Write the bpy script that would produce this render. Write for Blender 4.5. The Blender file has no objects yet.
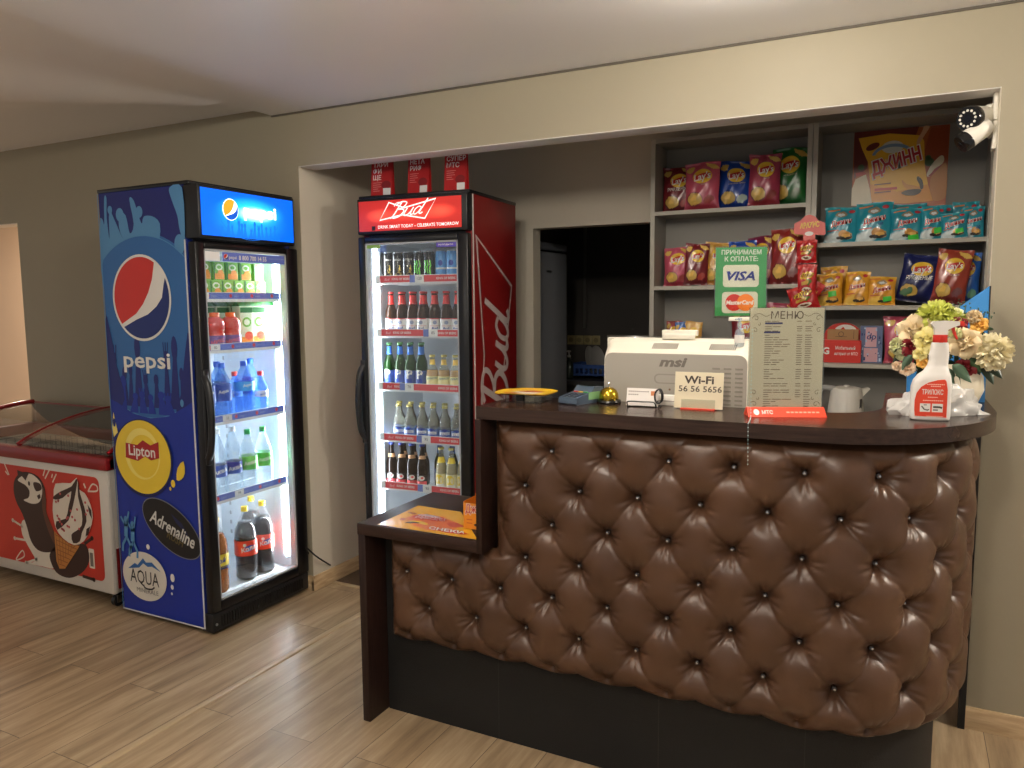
import bpy, bmesh, math, random
import numpy as np
from mathutils import Vector, Matrix, geometry

SC = bpy.context.scene
COL = SC.collection
PI = math.pi

# ------------------------------------------------------------------ camera
CAMH, YAW, PITCH, ROLL, FPX = 1.4825, math.radians(27), math.radians(-6.1), math.radians(.46), 769.0
FW = Vector((-math.sin(YAW) * math.cos(PITCH), math.cos(YAW) * math.cos(PITCH), math.sin(PITCH)))
R0 = Vector((math.cos(YAW), math.sin(YAW), 0)); U0 = R0.cross(FW)
RT = R0 * math.cos(ROLL) - U0 * math.sin(ROLL)
UP = U0 * math.cos(ROLL) + R0 * math.sin(ROLL)
CP = Vector((0, 0, CAMH))
cd = bpy.data.cameras.new('camera'); cam = bpy.data.objects.new('camera', cd); COL.objects.link(cam)
cd.sensor_width = 36; cd.lens = 36 * FPX / 1024; cd.clip_start = .02
m3 = Matrix((RT, UP, -FW)).transposed()
cam.matrix_world = Matrix.Translation(CP) @ m3.to_4x4()
SC.camera = cam

def ray(x, y): return FW + RT * ((x - 512) / FPX) - UP * ((y - 384) / FPX)
def at_y(x, y, Y):
    d = ray(x, y); return CP + d * (Y / d.y)
def at_x(x, y, X):
    d = ray(x, y); return CP + d * (X / d.x)
def at_z(x, y, Z):
    d = ray(x, y); return CP + d * ((Z - CAMH) / d.z)

# ------------------------------------------------------------------ materials
def lin(c):
    return tuple(((v / 255) / 12.92 if v / 255 <= .04045 else ((v / 255 + .055) / 1.055) ** 2.4) for v in c[:3]) + (1,)
_MC = {}
def nt_new(name):
    m = bpy.data.materials.new(name); m.use_nodes = True
    nt = m.node_tree; nt.nodes.clear()
    out = nt.nodes.new('ShaderNodeOutputMaterial')
    return m, nt, out
def N(nt, t, **kw):
    n = nt.nodes.new('ShaderNode' + t)
    for k, v in kw.items():
        if k.startswith('i_'): n.inputs[k[2:].replace('_', ' ')].default_value = v
        elif k.startswith('n'): n.inputs[int(k[1:])].default_value = v
        else: setattr(n, k, v)
    return n
def mat(name, col, rough=.5, metal=0., spec=.5, emit=0., ecol=None, coat=0., bump=0., bscale=200.):
    if name in _MC: return _MC[name]
    m, nt, out = nt_new(name)
    p = N(nt, 'BsdfPrincipled'); L = nt.links.new
    p.inputs['Base Color'].default_value = lin(col); p.inputs['Roughness'].default_value = rough
    p.inputs['Metallic'].default_value = metal; p.inputs['Specular IOR Level'].default_value = spec
    p.inputs['Coat Weight'].default_value = coat
    if emit:
        p.inputs['Emission Color'].default_value = lin(ecol or col); p.inputs['Emission Strength'].default_value = emit
    if bump:
        nz = N(nt, 'TexNoise'); nz.inputs['Scale'].default_value = bscale
        b = N(nt, 'Bump'); b.inputs['Strength'].default_value = bump; b.inputs['Distance'].default_value = .01
        L(nz.outputs['Fac'], b.inputs['Height']); L(b.outputs['Normal'], p.inputs['Normal'])
    L(p.outputs[0], out.inputs[0]); _MC[name] = m
    return m
def glassy(name, tint, fac=.3, rough=.08, surf=None):
    """thin clear plastic or glass: part of the light goes straight through, tinted"""
    if name in _MC: return _MC[name]
    m, nt, out = nt_new(name); L = nt.links.new
    t = N(nt, 'BsdfTransparent'); t.inputs[0].default_value = lin(tint)
    p = N(nt, 'BsdfPrincipled'); p.inputs['Base Color'].default_value = lin(surf or tint); p.inputs['Roughness'].default_value = rough
    mx = N(nt, 'MixShader'); mx.inputs[0].default_value = fac
    L(t.outputs[0], mx.inputs[1]); L(p.outputs[0], mx.inputs[2]); L(mx.outputs[0], out.inputs[0]); _MC[name] = m
    return m
def pane(name, tint=(250, 252, 252), refl=.06, rough=.02):
    if name in _MC: return _MC[name]
    m, nt, out = nt_new(name); L = nt.links.new
    t = N(nt, 'BsdfTransparent'); t.inputs[0].default_value = lin(tint)
    g = N(nt, 'BsdfGlossy'); g.inputs['Roughness'].default_value = rough
    lw = N(nt, 'LayerWeight'); lw.inputs[0].default_value = .25
    mr = N(nt, 'MapRange'); mr.inputs['To Min'].default_value = refl; mr.inputs['To Max'].default_value = .7
    pw = N(nt, 'Math', operation='POWER'); pw.inputs[1].default_value = 2.0
    L(lw.outputs['Facing'], pw.inputs[0]); L(pw.outputs[0], mr.inputs['Value'])
    mx = N(nt, 'MixShader'); L(mr.outputs[0], mx.inputs[0])
    L(t.outputs[0], mx.inputs[1]); L(g.outputs[0], mx.inputs[2]); L(mx.outputs[0], out.inputs[0]); _MC[name] = m
    return m
def umat(name, base, shapes, rough=.4, emit=0., spec=.5, coat=0.):
    """printed surface: ellipses ('e',cx,cy,rx,ry,rotdeg,col[,soft]) and rectangles ('r',...) laid over a base colour in UV space"""
    if name in _MC: return _MC[name]
    m, nt, out = nt_new(name); L = nt.links.new
    uv = N(nt, 'TexCoord')
    cur = N(nt, 'RGB'); cur.outputs[0].default_value = lin(base); cur = cur.outputs[0]
    for s in shapes:
        k, cx, cy, rx, ry, rot, col = s[:7]; soft = s[7] if len(s) > 7 else 0
        mp = N(nt, 'Mapping', vector_type='TEXTURE')
        mp.inputs['Location'].default_value = (cx, cy, 0); mp.inputs['Rotation'].default_value = (0, 0, math.radians(rot)); mp.inputs['Scale'].default_value = (rx, ry, 1)
        src = uv.outputs['UV']
        if len(s) > 8:   # ragged edge
            nz = N(nt, 'TexNoise'); nz.inputs['Scale'].default_value = s[8]; nz.inputs['Detail'].default_value = 1
            L(src, nz.inputs['Vector'])
            sb = N(nt, 'VectorMath', operation='SUBTRACT'); sb.inputs[1].default_value = (.5, .5, .5); L(nz.outputs['Color'], sb.inputs[0])
            sc_ = N(nt, 'VectorMath', operation='SCALE'); sc_.inputs['Scale'].default_value = .9 / s[8]; L(sb.outputs[0], sc_.inputs[0])
            ad = N(nt, 'VectorMath', operation='ADD'); L(src, ad.inputs[0]); L(sc_.outputs[0], ad.inputs[1]); src = ad.outputs[0]
        L(src, mp.inputs['Vector'])
        if k == 'e':
            le = N(nt, 'VectorMath', operation='LENGTH'); L(mp.outputs[0], le.inputs[0]); v = le.outputs['Value']
        else:
            ab = N(nt, 'VectorMath', operation='ABSOLUTE'); L(mp.outputs[0], ab.inputs[0])
            sx = N(nt, 'SeparateXYZ'); L(ab.outputs[0], sx.inputs[0])
            mm = N(nt, 'Math', operation='MAXIMUM'); L(sx.outputs[0], mm.inputs[0]); L(sx.outputs[1], mm.inputs[1]); v = mm.outputs[0]
        mr = N(nt, 'MapRange', interpolation_type='SMOOTHSTEP')
        mr.inputs['From Min'].default_value = 1 - max(soft, .02); mr.inputs['From Max'].default_value = 1.0
        mr.inputs['To Min'].default_value = 1; mr.inputs['To Max'].default_value = 0
        L(v, mr.inputs['Value'])
        mx = N(nt, 'Mix', data_type='RGBA'); mx.inputs[7].default_value = lin(col)
        L(mr.outputs[0], mx.inputs[0]); L(cur, mx.inputs[6]); cur = mx.outputs[2]
    p = N(nt, 'BsdfPrincipled'); p.inputs['Roughness'].default_value = rough; p.inputs['Specular IOR Level'].default_value = spec
    p.inputs['Coat Weight'].default_value = coat
    L(cur, p.inputs['Base Color'])
    if emit:
        L(cur, p.inputs['Emission Color']); p.inputs['Emission Strength'].default_value = emit
    L(p.outputs[0], out.inputs[0]); _MC[name] = m
    return m
def woodish(name, c1, c2, rough=.4, scale=(2, 30, 30), coat=0.):
    if name in _MC: return _MC[name]
    m, nt, out = nt_new(name); L = nt.links.new
    tc = N(nt, 'TexCoord'); mp = N(nt, 'Mapping'); mp.inputs['Scale'].default_value = scale
    nz = N(nt, 'TexNoise'); nz.inputs['Scale'].default_value = 3; nz.inputs['Detail'].default_value = 5
    cr = N(nt, 'ValToRGB'); cr.color_ramp.elements[0].position = .35; cr.color_ramp.elements[1].position = .68
    cr.color_ramp.elements[0].color = lin(c1); cr.color_ramp.elements[1].color = lin(c2)
    p = N(nt, 'BsdfPrincipled'); p.inputs['Roughness'].default_value = rough; p.inputs['Coat Weight'].default_value = coat; p.inputs['Specular IOR Level'].default_value = .3
    L(tc.outputs['Object'], mp.inputs[0]); L(mp.outputs[0], nz.inputs['Vector']); L(nz.outputs['Fac'], cr.inputs[0]); L(cr.outputs[0], p.inputs['Base Color']); L(p.outputs[0], out.inputs[0])
    _MC[name] = m
    return m

# ------------------------------------------------------------------ mesh builder
class MB:
    def __init__(s): s.v = []; s.f = []; s.mi = []; s.uv = []; s.mats = []; s.T = Matrix.Identity(4)
    def slot(s, m):
        if m not in s.mats: s.mats.append(m)
        return s.mats.index(m)
    def add(s, vs, fs, m, uvs=None):
        b = len(s.v); k = s.slot(m)
        s.v += [s.T @ Vector(v) for v in vs]
        for f in fs:
            s.f.append([b + i for i in f]); s.mi.append(k)
            s.uv.append([uvs[i] for i in f] if uvs else None)
        return s
    def box(s, x0, x1, y0, y1, z0, z1, m, bev=0., seg=2):
        if x0 > x1: x0, x1 = x1, x0
        if y0 > y1: y0, y1 = y1, y0
        if bev <= 0:
            vs = [(x, y, z) for x in (x0, x1) for y in (y0, y1) for z in (z0, z1)]
            return s.add(vs, [(0, 1, 3, 2), (4, 6, 7, 5), (0, 4, 5, 1), (2, 3, 7, 6), (0, 2, 6, 4), (1, 5, 7, 3)], m)
        bm = bmesh.new(); bmesh.ops.create_cube(bm, size=1)
        for v in bm.verts: v.co = Vector(((x0 + x1) / 2 + v.co.x * (x1 - x0), (y0 + y1) / 2 + v.co.y * (y1 - y0), (z0 + z1) / 2 + v.co.z * (z1 - z0)))
        bmesh.ops.bevel(bm, geom=bm.edges[:], offset=min(bev, .49 * min(x1 - x0, y1 - y0, z1 - z0)), segments=seg, affect='EDGES', profile=.5)
        bm.verts.index_update()
        s.add([v.co.copy() for v in bm.verts], [[v.index for v in f.verts] for f in bm.faces], m); bm.free(); return s
    def cyl(s, p0, p1, r0, m, r1=None, n=16, caps=True):
        p0, p1 = Vector(p0), Vector(p1); r1 = r0 if r1 is None else r1
        d = (p1 - p0).normalized(); a = d.orthogonal().normalized(); b = d.cross(a)
        vs = []
        for p, r in ((p0, r0), (p1, r1)):
            for i in range(n):
                t = 2 * PI * i / n; vs.append(p + a * (r * math.cos(t)) + b * (r * math.sin(t)))
        fs = [(i, (i + 1) % n, n + (i + 1) % n, n + i) for i in range(n)]
        if caps: fs += [list(range(n))[::-1], list(range(n, 2 * n))]
        return s.add(vs, fs, m)
    def lathe(s, prof, m, n=20, c=(0, 0, 0), sx=1., sy=1.):
        vs = []; fs = []; uvs = []; k = len(prof); z0 = prof[0][1]; zr = (prof[-1][1] - z0) or 1
        for i in range(n + 1):
            t = 2 * PI * i / n - PI / 2 - PI
            for r, z in prof:
                vs.append((c[0] + r * math.cos(t) * sx, c[1] + r * math.sin(t) * sy, c[2] + z)); uvs.append((i / n, (z - z0) / zr))
        for i in range(n):
            for j in range(k - 1):
                a, b_ = i * k + j, (i + 1) * k + j
                fs.append((a, b_, b_ + 1, a + 1))
        return s.add(vs, fs, m, uvs)
    def tube(s, pts, r, m, n=8, closed=False, caps=True):
        pts = [Vector(p) for p in pts]; vs = []; k = len(pts); a = None
        for i, p in enumerate(pts):
            q0 = pts[(i - 1) % k] if closed or i else p; q1 = pts[(i + 1) % k] if closed or i < k - 1 else p
            d = (q1 - q0).normalized()
            a = d.orthogonal().normalized() if a is None else (a - d * a.dot(d)).normalized()
            b = d.cross(a); rr = r[i] if isinstance(r, (list, tuple)) else r
            for j in range(n):
                t = 2 * PI * j / n; vs.append(p + (a * math.cos(t) + b * math.sin(t)) * rr)
        fs = []
        for i in range(k if closed else k - 1):
            for j in range(n):
                i2 = (i + 1) % k; fs.append((i * n + j, i * n + (j + 1) % n, i2 * n + (j + 1) % n, i2 * n + j))
        if caps and not closed: fs += [list(range(n))[::-1], list(range((k - 1) * n, k * n))]
        return s.add(vs, fs, m)
    def surf(s, fn, nu, nv, m, uvfn=None):
        vs = []; uvs = []
        for j in range(nv + 1):
            for i in range(nu + 1):
                u, v = i / nu, j / nv; vs.append(fn(u, v)); uvs.append(uvfn(u, v) if uvfn else (u, v))
        w = nu + 1
        return s.add(vs, [(j * w + i, j * w + i + 1, (j + 1) * w + i + 1, (j + 1) * w + i) for j in range(nv) for i in range(nu)], m, uvs)
    def prism(s, poly, h0, h1, m, fn=None):
        """extrude a 2-D outline from h0 to h1; fn(x,y,h)->3-D"""
        fn = fn or (lambda x, y, h: (x, y, h)); n = len(poly)
        vs = [fn(x, y, h0) for x, y in poly] + [fn(x, y, h1) for x, y in poly]
        tri = geometry.tessellate_polygon([[Vector((x, y, 0)) for x, y in poly]])
        fs = [(i, (i + 1) % n, n + (i + 1) % n, n + i) for i in range(n)] + [tuple(t) for t in tri] + [tuple(n + i for i in t[::-1]) for t in tri]
        return s.add(vs, fs, m)
    def build(s, name, parent=None, loc=None, rotz=0., smooth=True, angle=38):
        me = bpy.data.meshes.new(name); me.from_pydata([tuple(v) for v in s.v], [], s.f)
        for m in s.mats: me.materials.append(m)
        me.polygons.foreach_set('material_index', s.mi)
        if any(u for u in s.uv):
            lay = me.uv_layers.new(name='UVMap'); li = 0; buf = []
            for f, u in zip(s.f, s.uv):
                for k in range(len(f)): buf += (u[k] if u else (0., 0.))
            lay.data.foreach_set('uv', buf)
        bm = bmesh.new(); bm.from_mesh(me)
        bmesh.ops.recalc_face_normals(bm, faces=bm.faces[:]); bm.to_mesh(me); bm.free()
        if smooth:
            me.polygons.foreach_set('use_smooth', [True] * len(me.polygons)); me.set_sharp_from_angle(angle=math.radians(angle))
        me.update()
        o = bpy.data.objects.new(name, me); COL.objects.link(o)
        if parent: o.parent = parent
        if loc is not None: o.location = loc
        o.rotation_euler.z = rotz
        return o

def thing(name, label, cat, loc=(0, 0, 0), rotz=0., group=None):
    o = bpy.data.objects.new(name, None); COL.objects.link(o); o.empty_display_size = .05
    o.location = loc; o.rotation_euler = (0, 0, rotz)
    return tag(o, label, cat, group)
def tag(o, label, cat, group=None):
    o['label'] = label; o['category'] = cat
    if group: o['group'] = group
    return o
def struct(o): o['kind'] = 'structure'; return o
def dup(root, loc, rotz, label):
    r = root.copy(); COL.objects.link(r); r.location = loc; r.rotation_euler = (0, 0, rotz); r['label'] = label
    for ch in list(root.children):
        c = ch.copy(); COL.objects.link(c); c.parent = r
        for g in ch.children:
            d = g.copy(); COL.objects.link(d); d.parent = c
    return r

# ------------------------------------------------------------------ flat graphics and lettering
_TC = {}
def text_geo(s, bold=0., shear=0., res=2, sp=1.):
    k = (s, bold, shear, res, sp)
    if k not in _TC:
        cu = bpy.data.curves.new('lettering', 'FONT'); cu.body = s; cu.resolution_u = res; cu.offset = bold; cu.shear = shear; cu.space_character = sp
        cu.align_x = 'CENTER'
        o = bpy.data.objects.new('lettering', cu); me = bpy.data.meshes.new_from_object(o)
        vs = [(v.co.x, v.co.y) for v in me.vertices]; fs = [tuple(p.vertices) for p in me.polygons]
        bpy.data.objects.remove(o); bpy.data.curves.remove(cu); bpy.data.meshes.remove(me)
        _TC[k] = (vs, fs)
    return _TC[k]
def catmull(pts, n=6, closed=False):
    P = [Vector(p) for p in pts]; out = []; k = len(P)
    for i in range(k if closed else k - 1):
        p0 = P[(i - 1) % k] if closed or i else P[0]; p1 = P[i]; p2 = P[(i + 1) % k]; p3 = P[(i + 2) % k] if closed or i + 2 < k else P[-1]
        for j in range(n):
            t = j / n
            out.append(.5 * ((2 * p1) + (p2 - p0) * t + (2 * p0 - 5 * p1 + 4 * p2 - p3) * t * t + (3 * p1 - p0 - 3 * p2 + p3) * t ** 3))
    if not closed: out.append(P[-1])
    return out
class Dec:
    """draws flat shapes on a surface given by fn(x, y, layer)"""
    def __init__(s, mb, fn): s.mb = mb; s.fn = fn
    def poly(s, pts, m, l=1, smooth=0):
        if smooth: pts = [(p.x, p.y) for p in catmull([(a, b, 0) for a, b in pts], smooth, True)]
        tri = geometry.tessellate_polygon([[Vector((x, y, 0)) for x, y in pts]])
        s.mb.add([s.fn(x, y, l) for x, y in pts], [tuple(t) for t in tri], m); return s
    def ell(s, cx, cy, rx, ry, m, l=1, rot=0, n=36, rings=1):
        c, q = math.cos(math.radians(rot)), math.sin(math.radians(rot)); vs = [s.fn(cx, cy, l)]; fs = []
        for k in range(1, rings + 1):
            for i in range(n):
                t = 2 * PI * i / n; a, b = rx * k / rings * math.cos(t), ry * k / rings * math.sin(t)
                vs.append(s.fn(cx + a * c - b * q, cy + a * q + b * c, l))
        fs = [(0, 1 + i, 1 + (i + 1) % n) for i in range(n)]
        for k in range(rings - 1):
            for i in range(n): a = 1 + k * n; fs.append((a + i, a + n + i, a + n + (i + 1) % n, a + (i + 1) % n))
        s.mb.add(vs, fs, m); return s
    def ring(s, cx, cy, rx, ry, w, m, l=1, a0=0, a1=360, rot=0, n=48):
        c, q = math.cos(math.radians(rot)), math.sin(math.radians(rot)); vs = []
        for i in range(n + 1):
            t = math.radians(a0 + (a1 - a0) * i / n)
            for k in (0, 1):
                a, b = (rx - k * w) * math.cos(t), (ry - k * w) * math.sin(t); vs.append(s.fn(cx + a * c - b * q, cy + a * q + b * c, l))
        s.mb.add(vs, [(2 * i, 2 * i + 1, 2 * i + 3, 2 * i + 2) for i in range(n)], m); return s
    def rect(s, x0, y0, x1, y1, m, l=1, nx=1, ny=1, r=0.):
        if r:
            pts = []
            for cx, cy, a in ((x1 - r, y1 - r, 0), (x0 + r, y1 - r, 90), (x0 + r, y0 + r, 180), (x1 - r, y0 + r, 270)):
                for i in range(6): t = math.radians(a + 18 * i); pts.append((cx + r * math.cos(t), cy + r * math.sin(t)))
            return s.poly(pts, m, l)
        s.mb.surf(lambda u, v: s.fn(x0 + (x1 - x0) * u, y0 + (y1 - y0) * v, l), nx, ny, m); return s
    def line(s, pts, w, m, l=1, smooth=0, closed=False):
        P = [Vector((a, b, 0)) for a, b in pts]
        if smooth: P = catmull(P, smooth, closed)
        k = len(P); vs = []
        for i, p in enumerate(P):
            q0 = P[(i - 1) % k] if closed or i else p; q1 = P[(i + 1) % k] if closed or i < k - 1 else p
            d = (q1 - q0); d = d.normalized() if d.length > 1e-9 else Vector((1, 0, 0)); nn = Vector((-d.y, d.x, 0))
            ww = (w[0] + (w[1] - w[0]) * i / (k - 1)) if isinstance(w, tuple) else w
            if closed or 0 < i < k - 1:
                e = (p - q0); e = e.normalized() if e.length > 1e-9 else d
                ww = ww / max(.45, abs(nn.dot(Vector((-e.y, e.x, 0)))))
            for g in (1, -1): vs.append(s.fn(p.x + nn.x * ww / 2 * g, p.y + nn.y * ww / 2 * g, l))
        fs = [(2 * i, 2 * i + 1, 2 * ((i + 1) % k) + 1, 2 * ((i + 1) % k)) for i in range(k if closed else k - 1)]
        s.mb.add(vs, fs, m); return s
    def text(s, t, x, y, h, m, l=1, bold=0., shear=0., w=None, rot=0, sx=1., res=2, sp=1., align='C'):
        vs, fs = text_geo(t, bold, shear, res, sp)
        k = h / .727; x0 = min(v[0] for v in vs); x1 = max(v[0] for v in vs)
        kx = (w / (x1 - x0)) if w else k * sx
        ox = -(x0 + x1) / 2 if align == 'C' else (-x0 if align == 'L' else -x1)
        c, q = math.cos(math.radians(rot)), math.sin(math.radians(rot))
        out = []
        for a, b in vs:
            a, b = (a + ox) * kx, b * k; out.append(s.fn(x + a * c - b * q, y + a * q + b * c, l))
        s.mb.add(out, fs, m); return s

WHITE = mat('print_white', (235, 232, 225), .45)
BLACKP = mat('print_black', (22, 20, 20), .45)
REDP = mat('print_red', (196, 32, 30), .45)
def globe(d, cx, cy, r, l, red, wh, blue, asp=1.):
    P = lambda a, rr=.94: (cx + r * rr * math.cos(math.radians(a)) * asp, cy + r * rr * math.sin(math.radians(a)))
    Q = lambda a, b: (cx + r * a * asp, cy + r * b)
    d.ell(cx, cy, r * asp, r, wh, l, n=56)
    d.poly([P(a) for a in range(58, 221, 6)] + [Q(*p) for p in ((-.5, -.5), (-.2, -.36), (.05, -.14), (.25, .12), (.4, .42))], red, l + 1)
    d.poly([P(a) for a in range(226, 394, 6)] + [Q(*p) for p in ((.78, .3), (.7, 0), (.5, -.2), (.2, -.38), (-.2, -.5))], blue, l + 1)
def crowd(d, x0, x1, y0, h, m, l, seed, n=9, down=False):
    rnd = random.Random(seed)
    for i in range(n):
        x = x0 + (x1 - x0) * (i + .5) / n + rnd.uniform(-.3, .3) * (x1 - x0) / n
        hh = h * rnd.uniform(.45, 1.); w = (x1 - x0) / n * rnd.uniform(.22, .36); lean = rnd.uniform(-.4, .4) * w * 2
        d.poly([(x - w * 1.5, y0), (x + w * 1.5, y0), (x + lean + w * .55, y0 + hh * .72), (x + lean - w * .55, y0 + hh * .72)], m, l + i * .06)
        d.ell(x + lean, y0 + hh * .82, w * .95, hh * .17, m, l + i * .06 + .03, n=12)
        if rnd.random() < .55:
            for g in (-.6, 0, .6): d.line([(x + lean + g * w, y0 + hh * .85), (x + lean + g * w * 1.5, y0 + hh * 1.12)], w * .35, m, l + i * .06 + .015 * g + .045)

BUD_STROKES = [([(.03, .78), (.0, .93), (.10, 1.05), (.28, 1.03)], .05), ([(.30, 1.02), (.22, .6), (.12, .12), (.02, -.02)], .10),
               ([(.12, .92), (.3, 1.06), (.52, .98), (.52, .78), (.38, .6), (.24, .55)], .085), ([(.26, .55), (.46, .52), (.54, .32), (.42, .06), (.2, -.03), (.06, .05)], .10),
               ([(.66, .55), (.60, .22), (.64, .05), (.74, .05), (.86, .24), (.92, .54)], .085), ([(.93, .55), (.88, .2), (.91, .04), (1.0, .08)], .085),
               ([(1.28, .47), (1.16, .54), (1.04, .38), (1.02, .12), (1.11, .03), (1.22, .16), (1.3, .45)], .08), ([(1.44, 1.02), (1.34, .5), (1.27, .12), (1.33, .02), (1.42, .1)], .09)]
def bud_script(d, fn2, m, l, wk=1.):
    for k, (pts, w) in enumerate(BUD_STROKES):
        P = [fn2(x + .12 * y, y) for x, y in pts]
        s = (Vector(fn2(0, 1)) - Vector(fn2(0, 0))).length
        d.line(P, w * s * wk, m, l + .12 * k, smooth=6)

# ================================================================== THE ROOM
def floor_mat():
    m, nt, out = nt_new('floor_planks'); L = nt.links.new
    tc = N(nt, 'TexCoord'); mp = N(nt, 'Mapping'); mp.inputs['Rotation'].default_value = (0, 0, PI / 2); mp.inputs['Location'].default_value = (.31, .07, 0)
    L(tc.outputs['Object'], mp.inputs[0])
    br = N(nt, 'TexBrick'); br.offset = .37; br.offset_frequency = 2
    br.inputs['Scale'].default_value = 1; br.inputs['Brick Width'].default_value = 1.15; br.inputs['Row Height'].default_value = .185
    br.inputs['Mortar Size'].default_value = .0012; br.inputs['Mortar Smooth'].default_value = .1; br.inputs['Bias'].default_value = 0
    br.inputs['Color1'].default_value = (0, 0, 0, 1); br.inputs['Color2'].default_value = (1, 1, 1, 1); br.inputs['Mortar'].default_value = (.0, .0, .0, 1)
    L(mp.outputs[0], br.inputs['Vector'])
    # grain: long streaks along the plank, shifted per plank
    sc_ = N(nt, 'VectorMath', operation='MULTIPLY'); sc_.inputs[1].default_value = (1.6, 17, 1); L(mp.outputs[0], sc_.inputs[0])
    of = N(nt, 'VectorMath', operation='SCALE'); of.inputs['Scale'].default_value = 37; L(br.outputs['Color'], of.inputs[0])
    ad = N(nt, 'VectorMath', operation='ADD'); L(sc_.outputs[0], ad.inputs[0]); L(of.outputs[0], ad.inputs[1])
    nz = N(nt, 'TexNoise'); nz.inputs['Scale'].default_value = 1.3; nz.inputs['Detail'].default_value = 7; nz.inputs['Roughness'].default_value = .62; L(ad.outputs[0], nz.inputs['Vector'])
    cr = N(nt, 'ValToRGB'); e = cr.color_ramp.elements
    e[0].position = .30; e[0].color = lin((130, 109, 84)); e[1].position = .72; e[1].color = lin((190, 169, 138))
    x = e.new(.5); x.color = lin((163, 140, 110))
    L(nz.outputs['Fac'], cr.inputs[0])
    hs = N(nt, 'HueSaturation'); L(cr.outputs[0], hs.inputs['Color'])
    mr = N(nt, 'MapRange'); mr.inputs['To Min'].default_value = .86; mr.inputs['To Max'].default_value = 1.10
    sx = N(nt, 'SeparateColor'); L(br.outputs['Color'], sx.inputs[0]); L(sx.outputs[0], mr.inputs['Value']); L(mr.outputs[0], hs.inputs['Value'])
    mx = N(nt, 'Mix', data_type='RGBA'); L(br.outputs['Fac'], mx.inputs[0]); L(hs.outputs[0], mx.inputs[6]); mx.inputs[7].default_value = lin((78, 62, 46))
    p = N(nt, 'BsdfPrincipled'); p.inputs['Roughness'].default_value = .36; p.inputs['Specular IOR Level'].default_value = .45
    L(mx.outputs[2], p.inputs['Base Color'])
    b = N(nt, 'Bump'); b.inputs['Strength'].default_value = .12; b.inputs['Distance'].default_value = .004; L(nz.outputs['Fac'], b.inputs['Height']); L(b.outputs[0], p.inputs['Normal'])
    L(p.outputs[0], out.inputs[0]); return m
def paint(name, col, rough=.75, amp=.02):
    m, nt, out = nt_new(name); L = nt.links.new
    tc = N(nt, 'TexCoord'); nz = N(nt, 'TexNoise'); nz.inputs['Scale'].default_value = 4; nz.inputs['Detail'].default_value = 4; L(tc.outputs['Object'], nz.inputs['Vector'])
    hs = N(nt, 'HueSaturation'); hs.inputs['Color'].default_value = lin(col)
    mr = N(nt, 'MapRange'); mr.inputs['To Min'].default_value = 1 - amp; mr.inputs['To Max'].default_value = 1 + amp; L(nz.outputs['Fac'], mr.inputs['Value']); L(mr.outputs[0], hs.inputs['Value'])
    p = N(nt, 'BsdfPrincipled'); p.inputs['Roughness'].default_value = rough; L(hs.outputs[0], p.inputs['Base Color'])
    n2 = N(nt, 'TexNoise'); n2.inputs['Scale'].default_value = 160; L(tc.outputs['Object'], n2.inputs['Vector'])
    b = N(nt, 'Bump'); b.inputs['Strength'].default_value = .06; b.inputs['Distance'].default_value = .004; L(n2.outputs['Fac'], b.inputs['Height']); L(b.outputs[0], p.inputs['Normal'])
    L(p.outputs[0], out.inputs[0]); return m
P_FRONT = paint('wall_paint_taupe', (155, 147, 126), .55)
P_NICHE = paint('wall_paint_cream', (208, 200, 183), .7)
P_WHITE = paint('wall_paint_white', (230, 228, 224), .7)
P_HALL = paint('wall_paint_peach', (226, 196, 166), .7)
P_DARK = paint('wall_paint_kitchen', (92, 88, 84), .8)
CEILM = mat('stretch_ceiling_satin', (244, 244, 246), .36, spec=.35)
OAK = woodish('baseboard_oak', (176, 148, 112), (206, 180, 142), .45, (3, 3, 25))

WY, WT = 2.972, .118          # front wall plane and thickness
OX0, OX1, OZ = -2.682, .246, 2.152   # the big opening
BY = 4.08                     # back wall
struct(MB().box(-9.5, 3, -2.5, 7.2, -.06, 0, floor_mat()).build('floor', smooth=False))
c = MB()
# main satin ceiling, its soft fold and the slightly higher strip beyond it
FOLD = [(-2.84, 2.90), (-2.803, 2.67), (-2.898, 2.372), (-2.922, 2.11), (-2.99, 1.764), (-3.058, 1.479), (-3.2, .9), (-3.9, -2.5)]
EDGE = [(-2.86, 2.92, 2.42), (-2.97, 2.646, 2.40), (-3.159, 2.421, 2.385), (-3.369, 2.23, 2.375), (-3.55, 2.078, 2.37), (-3.812, 1.896, 2.37), (-4.4, 1.48, 2.37), (-7.4, -.6, 2.37)]
c.prism([(3, -2.5), (3, WY), (-2.84, WY)] + FOLD, 2.41, 2.425, CEILM)
for k in range(7):
    f0, f1, g0, g1 = FOLD[k], FOLD[k + 1], EDGE[k], EDGE[k + 1]
    def rowp(f, g): return [(f[0] + (g[0] - f[0]) * t_, f[1] + (g[1] - f[1]) * t_, 2.41 + (g[2] - 2.41) * (t_ * t_ * (3 - 2 * t_))) for t_ in [j / 8 for j in range(9)]]
    r0, r1 = rowp(f0, g0), rowp(f1, g1); c.add(r0 + r1, [(j, j + 1, 10 + j, 9 + j) for j in range(8)], CEILM)
    c.add([g0, g1, (g1[0] - .012, g1[1] + .012, 2.45), (g0[0] - .012, g0[1] + .012, 2.45)], [(0, 1, 2, 3)], CEILM)
c.box(-7.5, -2.8, -2.5, WY, 2.447, 2.47, CEILM)
c.box(-9.5, OX1 + .4, WY + WT, 7.2, 2.44, 2.47, P_WHITE)
struct(c.build('ceiling', angle=60))
w = MB()
w.box(-4.995, OX0, WY, WY + WT, 0, 2.46, P_FRONT)
w.box(OX0, OX1, WY, WY + WT, OZ, 2.46, P_FRONT)
w.box(OX1, 3, WY, WY + WT, 0, 2.46, P_FRONT)
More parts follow.
